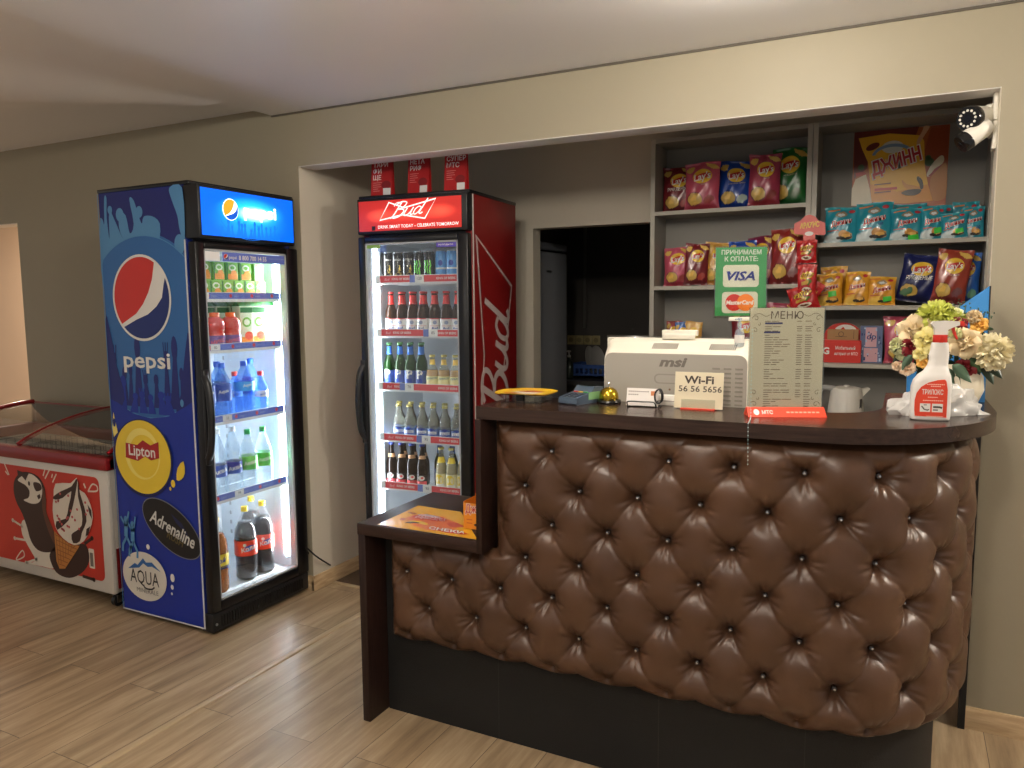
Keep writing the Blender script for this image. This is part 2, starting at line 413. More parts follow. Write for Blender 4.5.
w.box(-7.5, -4.995, WY, WY + WT, 2.0, 2.46, P_FRONT)
# cream reveals of the opening
w.box(OX0, OX1 - .0, WY + .002, WY + WT, OZ - .003, OZ, P_WHITE)
w.box(OX1 - .003, OX1, WY + .002, WY + WT, 0, OZ - .003, P_NICHE)
w.box(-7.5, -4.995, WY + .002, WY + WT, 1.996, 2.0, P_WHITE)
struct(w.build('wall_front', smooth=False))
w = MB(); w.box(OX0 - .1, OX0 + .003, WY + .002, BY, 0, 2.45, P_NICHE)
struct(w.build('wall_left', smooth=False))
w = MB()
DX0, DX1, DZ = -1.935, -1.16, 1.902
w.box(OX0, DX0, BY, BY + .1, 0, 2.45, P_NICHE); w.box(DX0, DX1, BY, BY + .1, DZ, 2.45, P_NICHE); w.box(DX1, .7, BY, BY + .1, 0, 2.45, P_NICHE)
struct(w.build('wall_back', smooth=False))
struct(MB().box(.33, .43, WY + WT, BY, 0, 2.45, P_NICHE).build('wall_right', smooth=False))
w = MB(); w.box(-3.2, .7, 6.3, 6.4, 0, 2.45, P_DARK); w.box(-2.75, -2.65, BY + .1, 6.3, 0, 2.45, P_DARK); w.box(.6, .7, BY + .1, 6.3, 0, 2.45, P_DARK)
w.box(-1.72, -.2, 6.2, 6.3, 0, 2.0, mat('kitchen_doorway_painted_dark', (20, 18, 17), .8))  # flat slab, the darkness of a far doorway painted as near-black
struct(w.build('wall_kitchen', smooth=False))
w = MB(); w.box(-9.5, -2.9, 4.3, 4.4, 0, 2.45, P_HALL); w.box(-3.0, -2.9, WY + WT, 4.3, 0, 2.45, P_HALL)
struct(w.build('wall_hall', smooth=False))
def base_profile(x0, x1, y, z=.075, t=.016):
    return MB().prism([(0, 0), (t, 0), (t, z * .72), (t * .45, z), (0, z)], x0, x1, OAK, lambda a, b, h: (h, y - a, b))
struct(base_profile(OX1 - .016, 3, WY).build('baseboard_right'))
struct(base_profile(-4.995, OX0 + .016, WY).build('baseboard_front'))
struct(MB().prism([(0, 0), (.016, 0), (.016, .054), (.007, .075), (0, .075)], WY - .016, BY, OAK, lambda a, b, h: (OX0 + .003 + a, h, b)).build('baseboard_left'))
# threshold strip across the laminate and a thin crown line where wall and ceiling meet
STRIP = mat('threshold_strip_beige', (178, 156, 124), .4)
struct(MB().prism([(-.015, 0), (.015, 0), (.013, .004), (.004, .006), (-.004, .006), (-.013, .004)], -2.4, 3.4, STRIP, lambda a, b, h: (-2.265 + a, h, b)).build('trim_1'))
struct(MB().box(-2.84, 3, WY - .006, WY, 2.402, 2.411, mat('ceiling_gap_line', (88, 82, 72), .7)).build('trim_2', smooth=False))

# door mat in the niche
b = MB(); b.box(-2.655, -2.42, 3.115, 3.32, 0, .006, mat('mat_brown', (92, 74, 56), .9, bump=.4), .002); b.box(-2.655, -2.42, 3.085, 3.115, 0, .005, STRIP, .001); tag(b.build('floor_mat'), 'small dark brown mat with a pale edge on the floor beside the red drink cooler', 'mat')

# ================================================================== LIGHT
wd = bpy.data.worlds.new('world'); SC.world = wd; wd.use_nodes = True
wd.node_tree.nodes['Background'].inputs[0].default_value = (1.0, .95, .89, 1); wd.node_tree.nodes['Background'].inputs[1].default_value = .30
def area(name, loc, size, power, col, rot=(0, 0, 0), shape='DISK', sy=None):
    l = bpy.data.lights.new(name, 'AREA'); l.shape = shape; l.size = size; l.energy = power; l.color = col
    if sy: l.size_y = sy
    o = bpy.data.objects.new(name, l); COL.objects.link(o); o.location = loc; o.rotation_euler = rot
    return o
WARM = (1.0, .86, .68)
def bulb(name, loc, r, power, col):
    l = bpy.data.lights.new(name, 'POINT'); l.shadow_soft_size = r; l.energy = power; l.color = col
    o = bpy.data.objects.new(name, l); COL.objects.link(o); o.location = loc; return o
WARM = (1.0, .90, .77)
bulb('ceiling_lamp', (-.40, 2.18, 2.345), .06, 13.5, WARM)
bulb('ceiling_lamp', (1.9, 2.5, 2.35), .07, 80, WARM)
bulb('ceiling_lamp', (-1.05, 1.25, 2.33), .07, 25, WARM)
bulb('ceiling_lamp', (-.3, .0, 2.33), .07, 36, WARM)
bulb('ceiling_lamp', (-2.7, -.6, 2.33), .07, 10, WARM)
area('hall_lamp', (-5.9, 3.7, 2.40), .3, 44, (1, .86, .70))

# ================================================================== DRINK COOLERS
BLK = mat('cooler_black_plastic', (22, 23, 26), .38)
BLK2 = mat('cooler_black_frame', (14, 15, 18), .3)
LINER = mat('cooler_white_liner', (228, 234, 240), .4)
WIRE = mat('shelf_white_wire', (238, 240, 240), .35)
STEEL = mat('brushed_steel', (180, 182, 184), .3, metal=1)
GLASS = pane('cooler_door_glass')
LAMPM = mat('cooler_lamp_tube', (255, 255, 255), .5, emit=9, ecol=(226, 240, 255))
SEALW = mat('cooler_gasket_grey', (168, 170, 172), .5)

def make_cooler(label, loc, rotz, W, D, H, hx1, hz0, hface, hprot, side_mat, gx0, gx1, gz0, gz1, decks, strip_fn, lamp_x, lamp_e, lampcol):
    """local frame: x across the front, -y towards the viewer of the door, z up"""
    t = thing('drink_cooler', label, 'cooler', loc, rotz)
    f = -D / 2; db = f + .05; w = W / 2
    b = MB()
    th = .035; fl = decks[-1]
    b.box(-w, -w + th, db, D / 2, .03, H - .015, side_mat, .004); b.box(w - th, w, db, D / 2, .03, H - .015, side_mat, .004)
    b.box(-w + th, w - th, D / 2 - th, D / 2, .03, H - .015, BLK); b.box(-w + th, w - th, db, D / 2 - th, .03, fl - .012, BLK)
    b.box(-w + th, w - th, db, D / 2 - th, hz0 - .03, H - .015, BLK); b.box(-w - .003, w + .003, f + .02, D / 2 + .003, H - .017, H, BLK2, .004)
    b.build('cabinet', t)
    l = MB(); i = w - th - .006
    l.box(-i - .006, -i, db + .004, D / 2 - th, fl - .01, hz0 - .03, LINER); l.box(i, i + .006, db + .004, D / 2 - th, fl - .01, hz0 - .03, LINER)
    l.box(-i, i, D / 2 - th - .006, D / 2 - th, fl - .01, hz0 - .03, LINER); l.box(-i, i, db + .004, D / 2 - th - .006, fl - .012, fl, LINER); l.box(-i, i, db + .004, D / 2 - th - .006, hz0 - .036, hz0 - .03, LINER)
    for k in range(26):   # slotted shelf uprights
        z = fl + .12 + k * .052
        for yy in (db + .07, D / 2 - .12): l.box(i - .004, i - .001, yy, yy + .012, z, z + .02, SEALW)
    l.build('inner_liner', t)
    # header light box
    h = MB(); h.box(-w, hx1, f - hprot + .012, db + .02, hz0, H - .016, BLK, .006)
    hd = h.build('header', t)
    s = MB(); d = Dec(s, lambda x, z, ly: (x, f - hprot + .0105 - .0009 * ly, z)); hface(d, -w + .012, hx1 - (.028 if lamp_x < 0 else .012), hz0 + .014, H - .03); s.build('lit_sign', hd, smooth=False)
    # door
    dr = MB(); dz0, dz1 = .105, hz0 - .012
    dr.box(-w, gx0, f, db - .006, dz0, dz1, BLK2, .006); dr.box(gx1, w, f, db - .006, dz0, dz1, BLK2, .006)
    dr.box(gx0, gx1, f, db - .006, gz1, dz1, BLK2, .006); dr.box(gx0, gx1, f, db - .006, dz0, gz0, BLK2, .006)
    e = .008
    for a in ((gx0, gx0 + e, gz0, gz1), (gx1 - e, gx1, gz0, gz1), (gx0, gx1, gz0, gz0 + e), (gx0, gx1, gz1 - e, gz1)): dr.box(a[0], a[1], f + .006, db - .008, a[2], a[3], SEALW)
    do = dr.build('door', t)
    g = MB(); g.box(gx0, gx1, f + .012, f + .017, gz0, gz1, GLASS); g.build('glass_pane', do, smooth=False)
    hm = MB(); hp = [(-w + .012, f - .004, 1.17), (-w + .006, f - .03, 1.12), (-w + .004, f - .042, .99), (-w + .006, f - .03, .86), (-w + .012, f - .004, .81)]
    P = catmull(hp, 5); hm.tube(P, .016, BLK, 10); hm.box(-w, -w + .03, f - .012, f + .004, .78, 1.2, BLK, .005); hm.build('handle', do)
    # grille at the foot
    q = MB(); q.box(-w, w, f + .006, db + .03, .012, .102, BLK, .006)
    for k in range(34):
        x = -w + .05 + k * (W - .1) / 33; q.box(x - .003, x + .003, f + .001, f + .008, .03, .082, BLK2)
    q.cyl((-w + .018, f + .007, .05), (-w + .018, f + .002, .05), .006, STEEL)
    q.build('grille', t)
    for sx_ in (-1, 1):
        for yy in (f + .09, D / 2 - .06):
            MB().cyl((sx_ * (w - .05), yy, 0), (sx_ * (w - .05), yy, .032), .018, BLK, n=12).build('foot', t)
    # shelves
    for k, z in enumerate(decks[:-1]):
        sh = MB(); y0, y1 = f + .075, D / 2 - th - .02
        for j in range(23):
            x = -i + .012 + j * (2 * i - .024) / 22; sh.box(x - .002, x + .002, y0, y1, z - .005, z - .001, WIRE)
        for yy in (y0 + .01, (y0 + y1) / 2, y1): sh.box(-i + .004, i - .004, yy - .003, yy + .003, z - .012, z - .005, WIRE)
        so = sh.build('shelf', t, smooth=False)
        p = MB(); strip_fn(p, k, z, -i + .006, i - .006, y0 - .004); p.build('price_strip', so)
    lm = MB(); lm.cyl((lamp_x, db + .03, fl + .06), (lamp_x, db + .03, hz0 - .06), .010, LAMPM, n=10); lm.box(lamp_x - .014, lamp_x + .014, db + .034, db + .05, fl + .05, hz0 - .05, LINER); lm.build('lamp_tube', t)
    sg = -1 if lamp_x > 0 else 1
    ln = area('cooler_lamp', (lamp_x + sg * .016, db + .03, (fl + hz0) / 2), .02, lamp_e, lampcol, (0, -sg * math.radians(68), 0), 'RECTANGLE', hz0 - fl - .16)
    ln.rotation_euler = (PI / 2, 0, 0); ln.data.size = .02
    ln.rotation_euler = Matrix(((0, 0, 0), (0, 0, 0), (0, 0, 0))).to_euler() if False else Vector((sg * -.75, -.66, 0)).to_track_quat('Z', 'Y').to_euler()
    ln.parent = t
    return t
LBLUE = mat('strip_blue', (104, 122, 208), .5); LRED = mat('strip_red', (222, 76, 84), .5); LWHITE = mat('strip_paper', (240, 240, 238), .5); LGREY = mat('strip_text', (150, 165, 215), .5); LPINK = mat('strip_text_pink', (240, 190, 190), .5)  # blue and red lightened: lamp light bleeding onto the strips is painted in
def strip_blue(p, k, z, x0, x1, y):
    p.box(x0, x1, y, y + .004, z - .016, z + .028, WIRE)
    d = Dec(p, lambda x, zz, l: (x, y - .0006 * l, zz)); rnd = random.Random(k)
    d.rect(x0 + .003, z - .002, x1 - .003, z + .026, LBLUE, 1)
    for j in range(4):
        xx = x0 + .07 + j * .13
        d.ell(xx, z + .012, .009, .009, LRED, 2, n=12); d.text('pepsi', xx + .035, z + .007, .011, LGREY, 2, .01)
    d.rect(x0 + .02 + .05 * k, z - .001, x0 + .075 + .05 * k, z + .025, LWHITE, 3); d.text(('65', '80', '55', '99', '65')[k], x0 + .048 + .05 * k, z + .006, .013, mat('strip_ink', (110, 112, 120), .5), 4, .01)
def strip_red(p, k, z, x0, x1, y):
    p.box(x0, x1, y, y + .004, z - .006, z + .034, WIRE)
    d = Dec(p, lambda x, zz, l: (x, y - .0006 * l, zz))
    d.rect(x0 + .03, z - .001, x1 - .04, z + .031, LRED, 1)
    rnd = random.Random(k + 9); cx = x0 + (.20, .27, .13, .22, .22)[k]
    d.text('Bud', x0 + .07, z + .008, .013, LPINK, 2, .01, .3); d.text('KING OF BEERS', x0 + .15, z + .010, .011, WHITE, 2, .02); d.text('KING OF BEERS', x0 + .40, z + .010, .011, WHITE, 2, .02)
    d.rect(cx, z - .003, cx + .03, z + .033, mat('strip_tag_blue', (110, 128, 200), .5), 3); d.rect(cx + .03, z - .003, cx + .08, z + .033, LWHITE, 3)
    d.text(('120', '85', '70', '95', '90')[k], cx + .055, z + .009, .015, mat('strip_ink', (110, 112, 120), .5), 4, .01)

# ---- the blue cooler
PX, PY = -3.0, 2.648
NAVY = mat('cooler_side_navy', (16, 40, 120), .4)
SIGN_B = umat('lit_sign_blue', (0, 92, 226), [('e', .5, .42, .46, .56, 0, (0, 140, 246), .7), ('e', .52, .60, .40, .36, 0, (30, 190, 255), .75), ('e', .56, .56, .24, .2, 0, (215, 250, 255), .8)], .3, emit=.95)
SGW = mat('lit_sign_white', (255, 255, 255), .4, emit=1.1); SGO = mat('lit_sign_orange', (246, 150, 40), .4, emit=.8); SGB = mat('lit_sign_globe_blue', (0, 84, 196), .4, emit=.7)
SGD = mat('lit_sign_crowd', (0, 96, 205), .4, emit=1.1)
def hdr_pepsi(d, x0, x1, z0, z1):
    d.mb.surf(lambda u, v: d.fn(x0 + (x1 - x0) * u, z0 + (z1 - z0) * v, 1), 1, 1, SIGN_B)
    cx = (x0 + x1) / 2; h = z1 - z0
    crowd(d, cx - .17, cx + .19, z0, h * .42, SGD, 2, 4, 14)
    d.ring(cx, z0 + h * .62, .19, .13, .0025, SGD, 2, 205, 335)
    globe(d, cx - .115, z0 + h * .60, .047, 3, SGO, SGW, SGB, .95)
    d.text('pepsi', cx + .06, z0 + h * .50, .055, SGW, 5, .03, w=.20)
make_cooler('tall blue drink cooler with soft drink pictures beside the ice cream freezer', (PX, PY, 0), PI / 2, .62, .61, 2.005, .264, 1.762, hdr_pepsi, .042, NAVY, -.262, .236, .15, 1.722,
            [1.508, 1.276, .948, .585, .134], strip_blue, .25, 17, (.86, .93, 1.0))
cooler_b = [o for o in COL.objects if o.name == 'drink_cooler'][0]
# printed side panel facing the room
s = MB(); d = Dec(s, lambda X, z, l: (-.31 - .001 - .0005 * l, -(X - PX), z))
NB = mat('print_navy', (22, 32, 110), .4); RB = mat('print_royal', (18, 46, 150), .4); MBL = mat('print_midblue', (46, 104, 168), .4); LB = mat('print_lightblue', (84, 142, 190), .4)
PR = mat('print_globe_red', (206, 44, 34), .4); PB = mat('print_globe_blue', (20, 40, 110), .4); YEL = mat('print_yellow', (238, 206, 60), .4); YEL2 = mat('print_pale_yellow', (246, 226, 120), .4)
def pp(x, y): p = at_y(x, y, PY - .31); return (p.x, p.z)
xa, xb = -3.300, -2.752
s.add([d.fn(xa, .03, 0), d.fn(xb, .03, 0), d.fn(xb, 1.984, 0), d.fn(xa, 1.984, 0)], [(0, 1, 2, 3)], RB)
d.poly([(xa, 1.15), (xb, 1.15), (xb, 1.984), (xa, 1.984)], NB, 1)
# mid blue disc clipped to the panel
def clipdisc(cx, cz, r, m, l, z0=-9, z1=9):
    pts = []
    for i in range(72):
        a = 2 * PI * i / 72; pts.append((min(max(cx + r * math.cos(a), xa), xb), min(max(cz + r * math.sin(a), z0), z1)))
    d.poly(pts, m, l)
clipdisc(-3.03, 1.38, .42, MBL, 2)
d.poly([(xa, 1.55), (-3.14, 1.5), (-2.98, 1.6), (-2.9, 1.8), (-2.93, 1.86), (-3.0, 1.87), (-3.02, 1.84), (-3.06, 1.94), (-3.09, 1.95), (-3.07, 1.84), (-3.10, 1.80), (-3.12, 1.88), (-3.16, 1.89), (-3.17, 1.83), (-3.15, 1.78), (-3.20, 1.87), (-3.22, 1.90), (-3.235, 1.88), (-3.24, 1.78), (-3.25, 1.88), (-3.243, 1.965), (-3.26, 1.965), (-3.27, 1.85), (-3.28, 1.87), (xa, 1.85)], LB, 3, 3)
for x_, z_, r_ in ((-3.16, 1.885, .026), (-3.03, 1.89, .022), (-3.225, 1.91, .016)): d.ell(x_, z_, r_, r_ * 1.15, LB, 3.5)
clipdisc(-3.03, 1.38, .405, MBL, 4)
d.poly([(xb, 1.75), (-2.78, 1.80), (-2.79, 1.86), (-2.82, 1.93), (-2.83, 1.98), (xb, 1.975)], LB, 3, 3); d.ell(-2.785, 1.74, .032, .042, LB, 3.5)
d.ring(-3.03, 1.38, .41, .41, .004, LB, 5, 48, 132); d.ring(-3.03, 1.38, .41, .41, .004, LB, 5, 228, 312)
crowd(d, -3.285, -2.77, 1.02, .33, NB, 6, 11, 9); crowd(d, -3.26, -2.78, .99, .20, RB, 7, 5, 7)
d.poly([(xa, 1.42), (-3.27, 1.35), (-3.24, 1.2), (-3.2, 1.05), (xa, 1.0)], NB, 7.7, 3); d.poly([(xb, 1.36), (-2.79, 1.25), (-2.82, 1.1), (-2.86, 1.0), (xb, .98)], NB, 7.8, 3)
clip = [(xa, 1.045), (-3.25, 1.03), (-3.15, .985), (-3.03, .97), (-2.91, .985), (-2.81, 1.03), (xb, 1.06), (xb, .9), (xa, .9)]
d.poly(clip, RB, 8)
globe(d, -3.045, 1.513, .193, 9, PR, WHITE, PB)
d.text('pepsi', -3.035, 1.20, .075, WHITE, 9, .018, w=.31)
d.ell(-3.10, .78, .20, .182, mat('print_shadow_navy', (12, 26, 90), .4), 9, n=48); d.ell(-3.10, .785, .188, .172, YEL, 10, n=48); d.ell(-3.10, .80, .12, .12, YEL2, 11); d.ell(-3.09, .79, .10, .10, YEL, 12)
d.poly([(-3.215, .775), (-3.21, .845), (-3.13, .84), (-3.09, .865), (-3.04, .845), (-2.985, .865), (-2.985, .79), (-3.04, .775), (-3.08, .79), (-3.13, .765)], mat('print_banner_red', (170, 26, 30), .4), 13)
d.text('Lipton', -3.10, .79, .052, WHITE, 14, .018, w=.18)
d.poly([(-2.88, .70), (-2.87, .755), (-2.83, .79), (-2.825, .735), (-2.85, .705)], YEL, 10, 2); d.ell(-2.905, .68, .014, .018, YEL, 10, n=16); d.ell(-2.925, .655, .007, .009, YEL, 10, n=12)
d.poly([(-3.3, .91), (-3.285, .985), (-3.262, .89), (-3.292, .865)], YEL2, 10); d.ell(-3.283, .935, .010, .02, PB, 11)
d.ell(-2.935, .470, .205, .105, mat('print_oval_rim', (120, 124, 130), .4), 9, -27, 48); d.ell(-2.935, .470, .200, .100, mat('print_oval_black', (18, 18, 22), .4), 10, -27, 48)
d.poly([(-2.9, .50), (-2.84, .46), (-2.79, .40), (-2.86, .50), (-2.93, .54)], mat('print_dark_blue', (20, 30, 80), .4), 11)
d.text('Adrenaline', -2.935, .442, .062, mat('print_silver', (214, 214, 208), .35), 12, .02, .1, w=.30, rot=-19); d.text('RUSH', -2.915, .408, .035, mat('print_gold', (96, 84, 40), .35), 12, .02, .1, w=.11, rot=-19)
d.ell(-3.137, .212, .152, .118, mat('print_cream', (222, 216, 204), .4), 9, n=48); d.poly([(-3.25, .235), (-3.20, .268), (-3.18, .262), (-3.14, .30), (-3.12, .282), (-3.08, .288), (-3.02, .25), (-3.08, .268), (-3.11, .262), (-3.14, .275), (-3.17, .25)], MBL, 10)
d.text('AQUA', -3.137, .175, .068, BLACKP, 11, .002, w=.20); d.line([(-3.15, .17), (-3.13, .155), (-3.09, .157), (-3.07, .17)], .008, BLACKP, 11, 4); d.text('MINERALE', -3.12, .132, .022, mat('print_grey', (110, 104, 96), .4), 11, w=.15)
for x_, z_, rx_, rz_ in ((-2.945, .235, .014, .02), (-2.95, .19, .010, .012), (-2.955, .158, .006, .007), (-3.10, .36, .012, .013), (-2.82, 1.05, .011, .017)): d.ell(x_, z_, rx_, rz_, LB if z_ > 1 else WHITE, 9, n=16)
for px_, pz_ in ((-3.245, .40), (-3.20, .38)):   # two small jumping figures
    d.ell(px_, pz_ + .075, .013, .016, LB, 10, n=14)
    d.line([(px_, pz_ + .06), (px_ - .005, pz_ - .01)], .026, LB, 10); d.line([(px_ - .004, pz_ + .04), (px_ - .035, pz_ + .085)], .011, LB, 10); d.line([(px_ + .004, pz_ + .04), (px_ + .024, pz_ + .115)], .011, LB, 10)
    d.line([(px_, pz_ - .01), (px_ - .03, pz_ - .05), (px_ - .035, pz_ - .085)], .014, LB, 10); d.line([(px_, pz_ - .01), (px_ + .025, pz_ - .055), (px_ + .022, pz_ - .085)], .014, LB, 10)
d.line([(xb + .006, .03), (xb + .006, 1.758)], .010, mat('print_edge_white', (210, 210, 214), .4), 15); d.line([(xa, .032), (xb, .032)], .007, mat('print_edge_white', (210, 210, 214), .4), 15); d.line([(xa + .002, .03), (xa + .002, 1.984)], .004, LB, 15)
s.build('side_print', cooler_b, smooth=False)
# sticker strip at the top of the door glass
s = MB(); d = Dec(s, lambda x, z, l: (x, -.305 + .0115 - .0006 * l, z)); d.rect(-.155, 1.672, .235, 1.712, LBLUE, 1); d.rect(-.255, 1.672, -.17, 1.712, LWHITE, 1)
globe(d, -.135, 1.692, .013, 2, PR, WHITE, PB); d.text('pepsi', -.095, 1.684, .016, WHITE, 2, .01); d.text('8 800 700 14 55', .025, 1.681, .021, WHITE, 2, .02, w=.17); d.text('звонок бесплатный', .175, 1.692, .008, LGREY, 2, w=.10)
s.build('phone_sticker', cooler_b, smooth=False)

# ---- the red cooler
BROT = math.radians(4.08)
BX, BYY = -2.1354, 3.390
REDC = mat('cooler_side_red', (124, 18, 18), .42)
SIGN_R = umat('lit_sign_red', (186, 40, 34), [('e', .5, .5, .60, .62, 0, (214, 52, 44), .8), ('e', .22, .5, .18, .28, 0, (255, 92, 70), .9), ('e', .80, .55, .18, .28, 0, (255, 92, 70), .9), ('e', .5, .5, .4, .22, 0, (250, 80, 62), .9)], .3, emit=.46)
SGW2 = mat('lit_sign_letters', (250, 240, 236), .4, emit=.65)
def hdr_bud(d, x0, x1, z0, z1):
    d.mb.surf(lambda u, v: d.fn(x0 + (x1 - x0) * u, z0 + (z1 - z0) * v, 1), 1, 1, SIGN_R)
    W_, H_ = x1 - x0, z1 - z0
    Q = lambda px, py: (x0 + W_ * (px - 66) / 818, z0 + H_ * (.5 - (py - (268 + (px - 475) * -.045)) / 262))
    d.line([Q(*p) for p in ((318, 165), (440, 213), (690, 140), (602, 305), (425, 272), (240, 318))], .006, SGW2, 2, closed=True)
    a, b = Q(335, 290), Q(560, 180); k = .066
    o_ = Q(340, 300); bud_script(d, lambda x, y: (o_[0] - .012 + x * k * 1.9 + y * .016, o_[1] + y * k + x * .010), SGW2, 3, .95)
    d.text('DRINK SMART TODAY – CELEBRATE TOMORROW', x0 + W_ * .585, z0 + H_ * .075, .0155, SGW2, 3, .01, w=W_ * .78)
    d.rect(x0 + W_ * .13, z0 + .003, x0 + W_ * .165, z0 + .024, BLK, 2)
make_cooler('tall red beer cooler in the corner of the niche behind the counter', (BX, BYY, 0), BROT, .60, .58, 2.003, .30, 1.815, hdr_bud, .012, REDC, -.264, .246, .15, 1.772,
            [1.584, 1.319, 1.049, .789, .539, .14], strip_red, -.255, 4.2, (.90, .95, 1.0))
cooler_r = [o for o in COL.objects if o.name == 'drink_cooler.001'][0]
s = MB(); d = Dec(s, lambda dd, z, l: (.301 + .0006 * l, -.29 + dd, z))
SILV = mat('print_silver_grey', (172, 160, 156), .4)
s.box(.3, .3012, -.235, .286, .03, 1.985, mat('print_deep_red', (118, 16, 17), .42))
d.line([(.058, .03), (.058, 1.985)], .014, mat('print_edge_pale', (214, 206, 200), .4), 1)
d.line([(.39, 1.10), (.43, 1.23), (.515, 1.565), (.092, 1.792), (.165, 1.23), (.09, .60), (.515, .40), (.40, 1.02)], .013, SILV, 1)
bud_script(d, lambda x, y: (.435 - y * .30 + x * .03, .905 + x * .375 + y * .0), SILV, 2, 1.15)
s.build('side_print', cooler_r, smooth=False)
s = MB(); d = Dec(s, lambda x, z, l: (x, -.29 + .0115 - .0006 * l, z)); d.rect(.13, 1.742, .235, 1.768, mat('sticker_violet', (98, 84, 190), .5), 1); d.text('холодное', .18, 1.75, .009, WHITE, 2, .01, w=.08); s.build('glass_sticker', cooler_r, smooth=False)
s = MB(); d = Dec(s, lambda x, z, l: (x, -.29 + .0115 - .0006 * l, z)); d.rect(-.255, 1.748, -.18, 1.768, mat('sticker_green', (150, 190, 90), .5), 1); s.build('glass_sticker', cooler_r, smooth=False)

# ================================================================== DRINKS
def prof_r(prof, z):
    for (r0, z0), (r1, z1) in zip(prof, prof[1:]):
        if z0 <= z <= z1 and z1 > z0: return r0 + (r1 - r0) * (z - z0) / (z1 - z0)
    return prof[-1][0]
def make_bottle(name, prof, bm, capm, cap, labels, liquid=None, emblem=None):
    """prof: (radius, height) outline; cap: (z0, z1, r); labels: (part name, z0, z1, material)"""
    t = thing(name, 'bottle', 'bottle')
    MB().lathe(prof, bm, 20).build('bottle', t, angle=70)
    if liquid:
        lp = [(0, prof[1][1] + .002)] + [(r * .95, z + .002) for r, z in prof[1:] if z < liquid[1]] + [(prof_r(prof, liquid[1]) * .94, liquid[1]), (0, liquid[1])]
        MB().lathe(lp, liquid[0], 18).build('drink', t, angle=70)
    if cap: MB().lathe([(0, cap[0]), (cap[2], cap[0]), (cap[2], cap[1] - .002), (cap[2] - .002, cap[1]), (0, cap[1])], capm, 16).build('cap', t)
    for nm, z0, z1, lm in labels:
        pr = [(prof_r(prof, z0 + (z1 - z0) * k / 5) + .0008, z0 + (z1 - z0) * k / 5) for k in range(6)]
        b = MB().lathe(pr, lm, 24)
        if emblem and nm == 'label':
            emblem(Dec(b, lambda x, z, l: ((prof_r(prof, z) + .0008 + .0006 * l) * math.sin(x / prof_r(prof, z)), -(prof_r(prof, z) + .0008 + .0006 * l) * math.cos(x / prof_r(prof, z)), z)), z0, z1)
        b.build(nm, t, angle=70)
    return t
def make_can(name, r, h, m, emblem=None):
    t = thing(name, 'can', 'can')
    b = MB().lathe([(0, 0), (r * .78, 0), (r * .95, .006), (r, .014), (r, h - .014), (r * .84, h - .003)], m, 22)
    if emblem: emblem(Dec(b, lambda x, z, l: ((r + .0006 * l) * math.sin(x / r), -(r + .0006 * l) * math.cos(x / r), z)))
    b.build('can_body', t, angle=70)
    l = MB().lathe([(r * .84, h - .003), (r * .84, h), (r * .76, h), (r * .74, h - .004), (0, h - .004)], STEEL, 20)
    l.box(-.007, .007, -r * .5, .004, h - .004, h - .0025, STEEL); l.build('lid', t)
    return t
def make_box(name, w, dp, h, m, emblem, capm=None, gable=False):
    t = thing(name, 'carton', 'carton')
    b = MB(); b.box(-w / 2, w / 2, -dp / 2, dp / 2, 0, h, m, .002)
    if emblem: emblem(Dec(b, lambda x, z, l: (x, -dp / 2 - .0006 * l, z)))
    b.build('carton', t, smooth=False)
    if gable: MB().prism([(-dp / 2, 0), (dp / 2, 0), (.004, .022), (-.004, .022)], -w / 2, w / 2, capm, lambda a, b_, q: (q, a, h + b_)).build('folded_top', t)
    if capm and not gable: MB().cyl((-w * .2, -dp * .2, h), (-w * .2, -dp * .2, h + .01), .008, capm, n=12).build('cap', t)
    return t
GREENJ = mat('juice_green', (118, 186, 60), .4); ORANGEJ = mat('juice_orange', (238, 150, 50), .4); CREAMJ = mat('juice_cream', (236, 240, 220), .4); DGREEN = mat('juice_dark_green', (40, 110, 50), .4)
def e_juice(d):
    d.rect(-.03, .004, .03, .03, ORANGEJ, 1); d.ell(.008, .03, .018, .018, ORANGEJ, 2, n=16); d.ell(0, .058, .021, .015, CREAMJ, 2, n=16); d.ell(.0, .058, .013, .008, GREENJ, 3, n=12); d.rect(-.033, .004, -.027, .08, DGREEN, 3)
def e_carton(d):
    d.rect(-.034, .004, .034, .05, ORANGEJ, 1); d.ell(.01, .055, .024, .02, mat('juice_fruit', (224, 80, 50), .4), 2, n=16); d.ell(0, .12, .026, .024, GREENJ, 2, n=18); d.ell(0, .12, .017, .014, CREAMJ, 3, n=14); d.rect(-.035, .165, .035, .19, DGREEN, 2)
PET = [(0, 0), (.036, 0), (.041, .008), (.041, .05), (.039, .07), (.041, .09), (.041, .155), (.036, .175), (.022, .205), (.0135, .222), (.0135, .24)]
def scale_prof(p, r, h): return [(a * r, b * h) for a, b in p]
P_BLUEPET = glassy('pet_blue', (196, 222, 250), .18, .08, (120, 172, 240)); P_CLEAR = glassy('pet_clear', (236, 243, 248), .22, .06, (220, 230, 240)); P_SHELL = glassy('pet_shell', (250, 250, 250), .05, .05, (240, 240, 240))
P_RED = mat('juice_red', (206, 62, 50), .2, coat=.5); P_COLA = mat('cola_dark', (30, 14, 12), .12, coat=.6); P_TEA = glassy('tea_amber', (214, 140, 60), .5, .1, (196, 120, 44))
CAPB = mat('cap_blue', (30, 90, 200), .4); CAPW = mat('cap_white', (236, 238, 240), .4); CAPG = mat('cap_green', (24, 150, 70), .4); CAPY = mat('cap_yellow', (244, 206, 30), .4); CAPO = mat('cap_orange', (244, 110, 40), .4); CAPR = mat('cap_red', (210, 40, 40), .4)
